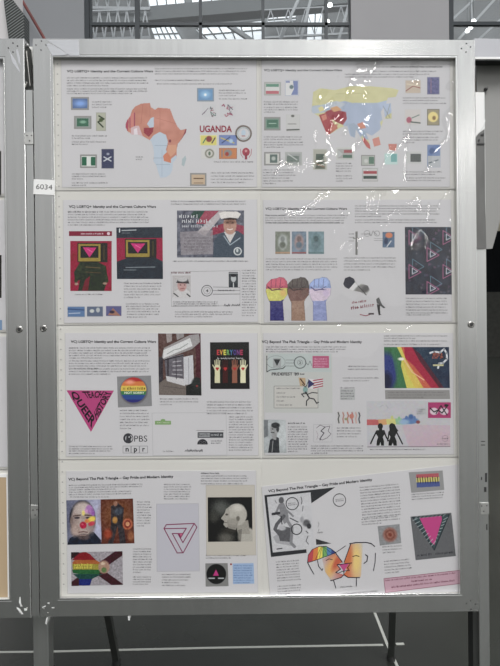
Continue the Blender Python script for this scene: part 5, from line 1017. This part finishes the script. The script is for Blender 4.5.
paint(s, 'triangle_card', cq, [('bg', (98, 99, 102)), ('noise', 3, 1.2, 96), ('poly', [(412.5, 517.5), (449.3, 514.5), (434.3, 550)], (62, 78, 82)), ('line', [(412.5, 517.5), (449.3, 514.5), (434.3, 550), (412.5, 517.5)], .8, (38, 50, 54)), ('poly', [(419.5, 518), (441.5, 515.8), (441.8, 520), (434.3, 545), (431, 542)], (196, 66, 130))] +
      [('line', [(413 + 2.3*k, 520.4 + 3.2*k), (417.3 + 2.2*k, 518.6 + 2.9*k)], .55, (170, 182, 182)) for k in range(9)] + [('line', [(447.5 - 1.7*k, 517.4 + 3.5*k), (443.6 - 1.2*k, 519.6 + 3*k)], .55, (170, 182, 182)) for k in range(8)] + [('line', [(415 + 4*k, 518.6 - .35*k), (417.4 + 4*k, 516.4 - .35*k)], .5, (150, 165, 165)) for k in range(8)], 1, 5, 'grey card with a magenta triangle')
Ink(s, 2).body(417.5, 555.6, 432, 1, 2, 1, size=1.4, dens=1.6, col=(42, 44, 48), ang=5.5).body(435.5, 554.0, 453, 1, 2, 1, size=1.4, dens=1.6, col=(42, 44, 48), ang=5.5).build('card_lettering')
ik = Ink(s).poly([(383.8, 578.6), (459, 570.4), (459.2, 583.6), (385.4, 592.6)], (190, 152, 166)).line([(383.8, 578.6), (459, 570.4), (459.2, 583.6), (385.4, 592.6)], .5, (136, 62, 86), True).body(385.4, 580.6, 455, 1, 2, 1, size=1.1, dens=1.4, col=(126, 72, 92), ang=6.2).body(411.5, 581.4, 432, 1, 2, 1, size=1.2, dens=1.6, col=(112, 44, 70), ang=6).body(391.5, 587.3, 455, 1, 2, 1, size=1.2, dens=1.7, col=(112, 44, 70), ang=6.2)
ik.build('pink_label', 'pink bordered label with dark rose print')

# ---------------- number card, tape and peg strip on the centre frame
slab('number_card', [(34, 179.3), (55.2, 180.2), (54.6, 195.2), (33.5, 194.2)], FY - .0012, FY - .0004, M['card'], main, Yref=FY)
def on_frame(parent, txt, x0, y, x1, cap, ang):
    vs, tr = font_tris(txt, False); mx_ = max(v[0] for v in vs); sx = (x1-x0)/mx_; sy = cap/.7
    ca, sa = math.cos(math.radians(ang)), math.sin(math.radians(ang)); V = []
    for v in vs:
        p = at(x0 + v[0]*sx*ca - v[1]*sy*sa, y - v[0]*sx*sa - v[1]*sy*ca, FY - .0013); V.append((p.x, FY - .0014, p.z))
    me = bpy.data.meshes.new('number'); me.from_pydata(V, [], tr); me.update(); link_mesh('number', me, M['screw_dark'], main)
on_frame(main, '6034', 35.6, 189.0, 52.2, 5.0, -2.5)
slab('tape', [(46.5, 44.5), (49, 43.5), (60, 49), (68, 54.6), (64, 55.4), (52.5, 55.6)], FY - .0007, FY - .0001, M['tape'], main, Yref=FY)
slab('tape', [(47, 40), (79, 39.8), (79.5, 55.8), (70, 55.8), (60, 48.5)], FY - .0005, FY - .0001, M['tape'], main, Yref=FY)
for pts in ([(46.5, 618), (47.5, 618.2), (46.6, 624.5), (45.2, 623)], [(128, 616.5), (130.2, 617), (129.6, 620.4), (128.2, 620)]):
    slab('tape_scrap', pts, FY - .0005, .010, M['scrap'], main, Yref=FY)
for pts in ([(42, 607), (46, 605.5), (45.4, 606.6), (42.4, 608)], [(47, 603), (49.4, 602.4), (49, 604)], [(51.3, 607.6), (54.4, 607), (54, 608.6)]):
    slab('tape_scrap', pts, FY - .0004, FY - .0001, M['scrap'], main, Yref=FY)
for pts in ([(19.6, 597), (20.6, 597), (21, 603), (22.6, 606.5), (20.8, 606.6), (19, 602)], [(16.5, 607), (20, 609), (23.2, 614), (21, 614.2), (18, 610)], [(24, 608.5), (27.4, 608), (27, 610.4), (24.6, 610.6)]):
    slab('tape_scrap', pts, FY - .0004, FY - .0001, M['scrap'], left, Yref=FY)
for pts in ([(9, 50), (10.6, 53), (15.4, 60), (20.4, 72), (18.4, 70.5), (12.5, 62)], [(16, 50), (17.6, 49), (20, 58), (20.6, 65), (18.6, 62)]):
    slab('tape_scrap', pts, FY - .0004, FY - .0001, M['tape'], left, Yref=FY)

# ---------------- sheets visible in the left frame
LF = []
for i, (y0, y1, lab) in enumerate(((59.5, 196, 'sheet with a black picture edge at the top of the left frame'), (198, 332, 'sheet with a black picture and blue stamp edge, second down in the left frame'), (334.5, 469, 'plain sheet edge third down in the left frame'))):
    xr = 2.6 + (y1-60)*.012
    s = sheet(lab, [(-192, y0+1), (xr - .6, y0+2), (xr+.3, y1-2), (-190, y1-2)], [(-196, y0), (xr, y0), (xr+1.0, y1), (-194, y1)], FM[(2, 4, 6)[i]], 20+i, 'exhibit sheets in the left frame')
    texts(s, (-180, y0+14, -20, 3), (-180, y0+30, -100, 8), (-60, y0+90, -5, 8))
    if i == 0: Ink(s).rect(-44, 151, 1.2, 198-3, (24, 25, 24)).build('picture', 'black picture')
    if i == 1: Ink(s).rect(-44, 255, 1.6, 298, (24, 26, 24)).build('picture', 'black picture'); Ink(s).rect(-16, 320, 2.2, 330, (110, 140, 175)).build('stamp', 'blue stamp edge')
s = empty('tan_board', at(-90, 596, 0) + Vector((0, .001, 0)), 'tan backing card with a pale edge at the bottom of the left frame', 'board')
slab('card', [(-190, 477), (6.6, 477), (8.4, 597), (-188, 601)], -0.0004, 0.0012, M['tan'], s, Yref=0)
slab('pale_edge', [(-192, 474), (7.6, 474), (7.7, 477.2), (-192, 477.2)], -0.0008, 0.0012, M['card'], s, Yref=0)
slab('pale_edge', [(6.4, 477.2), (7.7, 477.2), (9.3, 597), (8.0, 597)], -0.0008, 0.0012, M['card'], s, Yref=0)

# ---------------- peg strips: the perforated edge at the left of the exhibit
ik = Ink(main, 0)
for k in range(52):
    y = 64 + 10.2*k; x = 57.3 + .0125*(y-60)
    ik.disc(x, y, .8, (160, 158, 154)).disc(x, y+1.0, .5, (205, 203, 198))
ik.off = .0036
ik.off = .00012
bpy_o = ik.build('peg_holes', 'row of small holes down the left margin')

# ================================================================== posts, legs and hardware behind the frames
PY0, PY1 = 0.0235, 0.0545
def post(top, bot, wpx, label, dark_strip=False):
    """square upright through pixel points (left edge), width in pixels, down to the floor"""
    a = at(*top, PY0); b = at(*bot, PY0); d = (b-a)/(b.z-a.z)
    foot = a + d*(0.012-a.z); W = at(top[0]+wpx, top[1], PY0).x - a.x
    r = empty('upright_post', (foot.x + W/2, (PY0+PY1)/2, 0), label, 'post', 'square uprights carrying the frames')
    s0 = W*.33 if dark_strip else 0
    f = [Vector((foot.x+s0, PY0, .012)), Vector((foot.x+W, PY0, .012)), Vector((a.x+W, PY0, a.z)), Vector((a.x+s0, PY0, a.z))]
    bk = [Vector((v.x, PY1, v.z)) for v in f]
    vs, fs = slab_vf(f, bk); pydata('tube', vs, fs, M['post'], r, bevel=.0015)
    if dark_strip:
        f = [Vector((foot.x, PY0+.006, .012)), Vector((foot.x+s0, PY0+.006, .012)), Vector((a.x+s0, PY0+.006, a.z)), Vector((a.x, PY0+.006, a.z))]
        bk = [Vector((v.x, PY1, v.z)) for v in f]
        vs, fs = slab_vf(f, bk); pydata('slot', vs, fs, M['dark_slot'], r)  # near-black strip down the left side of the post
    box('foot_plate', (foot.x-.05, PY0-.06, 0), (foot.x+W+.05, PY1+.06, .012), M['post'], r, bevel=.002)
    return r, a, W
pl_, plA, plW = post((24.6, 90), (33.0, 640), 15.4, 'square aluminium upright between the left and centre frames')
pr_, prA, prW = post((469.0, 92), (474.2, 640), 15.8, 'square aluminium upright behind the right edge of the centre frame', True)

def bracket(parent, pts, screws, Y):
    b = slab('bracket', pts, Y-.0016, Y, M['bracket'], parent, Yref=Y, bevel=.0004)
    for x, y in screws:
        p = at(x, y, Y-.0016); dome('screw', Vector((p.x, Y-.0016, p.z)), .0014, .0008, M['screw_dark'], parent)
slab('front_rib', [(25.4, 90), (32.3, 90), (39.4, 616), (31.9, 616)], -.0088, PY0, M['post'], pl_, Yref=-.0088, bevel=.0004)
RB = -.0088
bracket(pl_, [(24.8, 133), (33.4, 133), (33.6, 144.6), (25, 144.6)], ((27, 135.5), (31.6, 135.5), (29.6, 140.8)), RB)
bracket(pl_, [(30.6, 504.8), (38.2, 505.2), (38, 515.5), (33, 519.5), (30.8, 518)], ((33, 510), (37, 509.6), (35.2, 515)), RB)
bracket(pr_, [(480, 502.5), (488.6, 502.5), (488.8, 514), (480.2, 514.4)], ((481.7, 506), (486.8, 505.6), (483.7, 511.2)), PY0)
for x0, y0, x1, y1 in ((485, 473, 487, 482), (481, 477, 482, 480), (484, 487, 486.4, 492), (486.2, 524, 487.4, 530), (481, 441, 485, 441.8), (481, 444.6, 485, 445.4)):
    slab('scuff', [(x0, y0), (x1, y0), (x1, y1), (x0, y1)], PY0-.0004, PY0, M['screw_dark'], pr_, Yref=PY0)

# black clamp in the gap above the left post
Yc = -0.0035
r = empty('frame_clamp', at(28, 88, .03), 'dark metal clamp with bright screw in the gap between the frames', 'clamp')
slab('side_plate', [(24.2, 41), (33.4, 41), (33.6, 91), (24.6, 91)], Yc+.022, Yc+.026, M['bracket'], r, Yref=Yc)
slab('jaw', [(24.0, 47), (28.2, 46), (32.4, 86), (32.6, 90), (24.4, 90)], Yc+.006, Yc+.022, M['dark_slot'], r, Yref=Yc+.006)
bars('spring_bar', [(at(26.5, 51, Yc), at(30.2, 86, Yc), .0022), (at(25.2, 87.5, Yc), at(27, 82, Yc), .003)], M['screw'], r, 8)
p = at(25.4, 45, Yc+.005); dome('screw', p, .0035, .002, M['screw_dark'], r); p = at(28, 45.3, Yc+.005); dome('screw_head', p, .0022, .003, M['card'], r)
p = at(31.5, 61.5, Yc+.021); dome('screw', p, .002, .002, M['screw_dark'], r)

# panel fixed behind the right post: pale rail over a grey sheet folded round the post
r = empty('side_panel', at(487, 249, .02), 'narrow grey panel with pale rail, folded round the top of the right post', 'panel')
slab('rail', [(474, 38.4), (560, 39.5), (560, 58), (474, 57.6)], .0265, .056, M['rail_grey'], r, bevel=.001, Yref=.0265)
slab('rail_lip', [(474, 56.8), (560, 57.0), (560, 59.2), (474, 59.0)], .0235, .0265, M['card'], r, Yref=.0235)
slab('rail_shadow_gap', [(474, 59.4), (560, 59.6), (560, 61.2), (474, 61)], .040, .060, M['dark_slot'], r, Yref=.040)  # thin near-black strip below the rail lip
slab('grey_sheet', [(484.2, 60), (545, 60), (492.4, 248.6), (486, 249)], .060, .066, M['grey_panel'], r, Yref=.060)
slab('grey_sheet', [(476.5, 60), (484.6, 60), (484.6, 92), (477, 92)], .060, .066, M['grey_panel'], r, Yref=.060)
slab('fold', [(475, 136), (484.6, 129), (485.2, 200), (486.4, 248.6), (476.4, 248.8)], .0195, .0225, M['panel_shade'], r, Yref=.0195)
slab('paper_wrap', [(475.4, 92), (483.6, 92.4), (484.0, 119), (485.6, 120.5), (482.4, 127), (476, 137)], .0180, .0190, M['card'], r, Yref=.018)
slab('latch', [(477.6, 143), (484.8, 143), (484.8, 144.2), (477.6, 144.2)], .0175, .0195, M['screw_dark'], r, Yref=.0175)
slab('latch', [(481, 134), (484.2, 133), (484.2, 135), (481, 135.6)], .0175, .0195, M['screw_dark'], r, Yref=.0175)
slab('latch', [(478.6, 139), (480, 138.6), (480, 141), (478.6, 141.4)], .0175, .0195, M['screw_dark'], r, Yref=.0175)
dome('hook', at(485.6, 89.5, .058), .004, .006, M['screw_dark'], r)

# rear cross tube and two slanting back legs
zt_ = 1.86
tag(bar('cross_tube', (plA.x+plW, .040, zt_), (prA.x, .040, zt_), .03, .022, M['post'], bevel=.001), 'horizontal aluminium tube behind the centre frame joining the two posts', 'tube')
def back_leg(foot_px, mid_px, label):
    f = ground(*foot_px, z=.015)
    top_y = .075
    # the leg lies in a plane leaning back; find where the second pixel's ray meets it
    d = _fw*F + _ri*(mid_px[0]-250) + _up*(333-mid_px[1]); k = (zt_-f.z)/(top_y-f.y)
    t = (f.z - CAMP.z + k*(CAMP.y - f.y))/(d.z - k*d.y); m_ = CAMP + d*t
    top = m_ + (m_-f)*((zt_-m_.z)/(m_.z-f.z))
    r = empty('back_leg', (f.x, f.y, 0), label, 'leg', 'slanting back legs of the centre frame')
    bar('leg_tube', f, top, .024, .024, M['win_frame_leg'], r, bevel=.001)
    bar('foot', (f.x, f.y, 0), (f.x, f.y, .022), .034, .034, M['screw_dark'], r, n=16)
    return top
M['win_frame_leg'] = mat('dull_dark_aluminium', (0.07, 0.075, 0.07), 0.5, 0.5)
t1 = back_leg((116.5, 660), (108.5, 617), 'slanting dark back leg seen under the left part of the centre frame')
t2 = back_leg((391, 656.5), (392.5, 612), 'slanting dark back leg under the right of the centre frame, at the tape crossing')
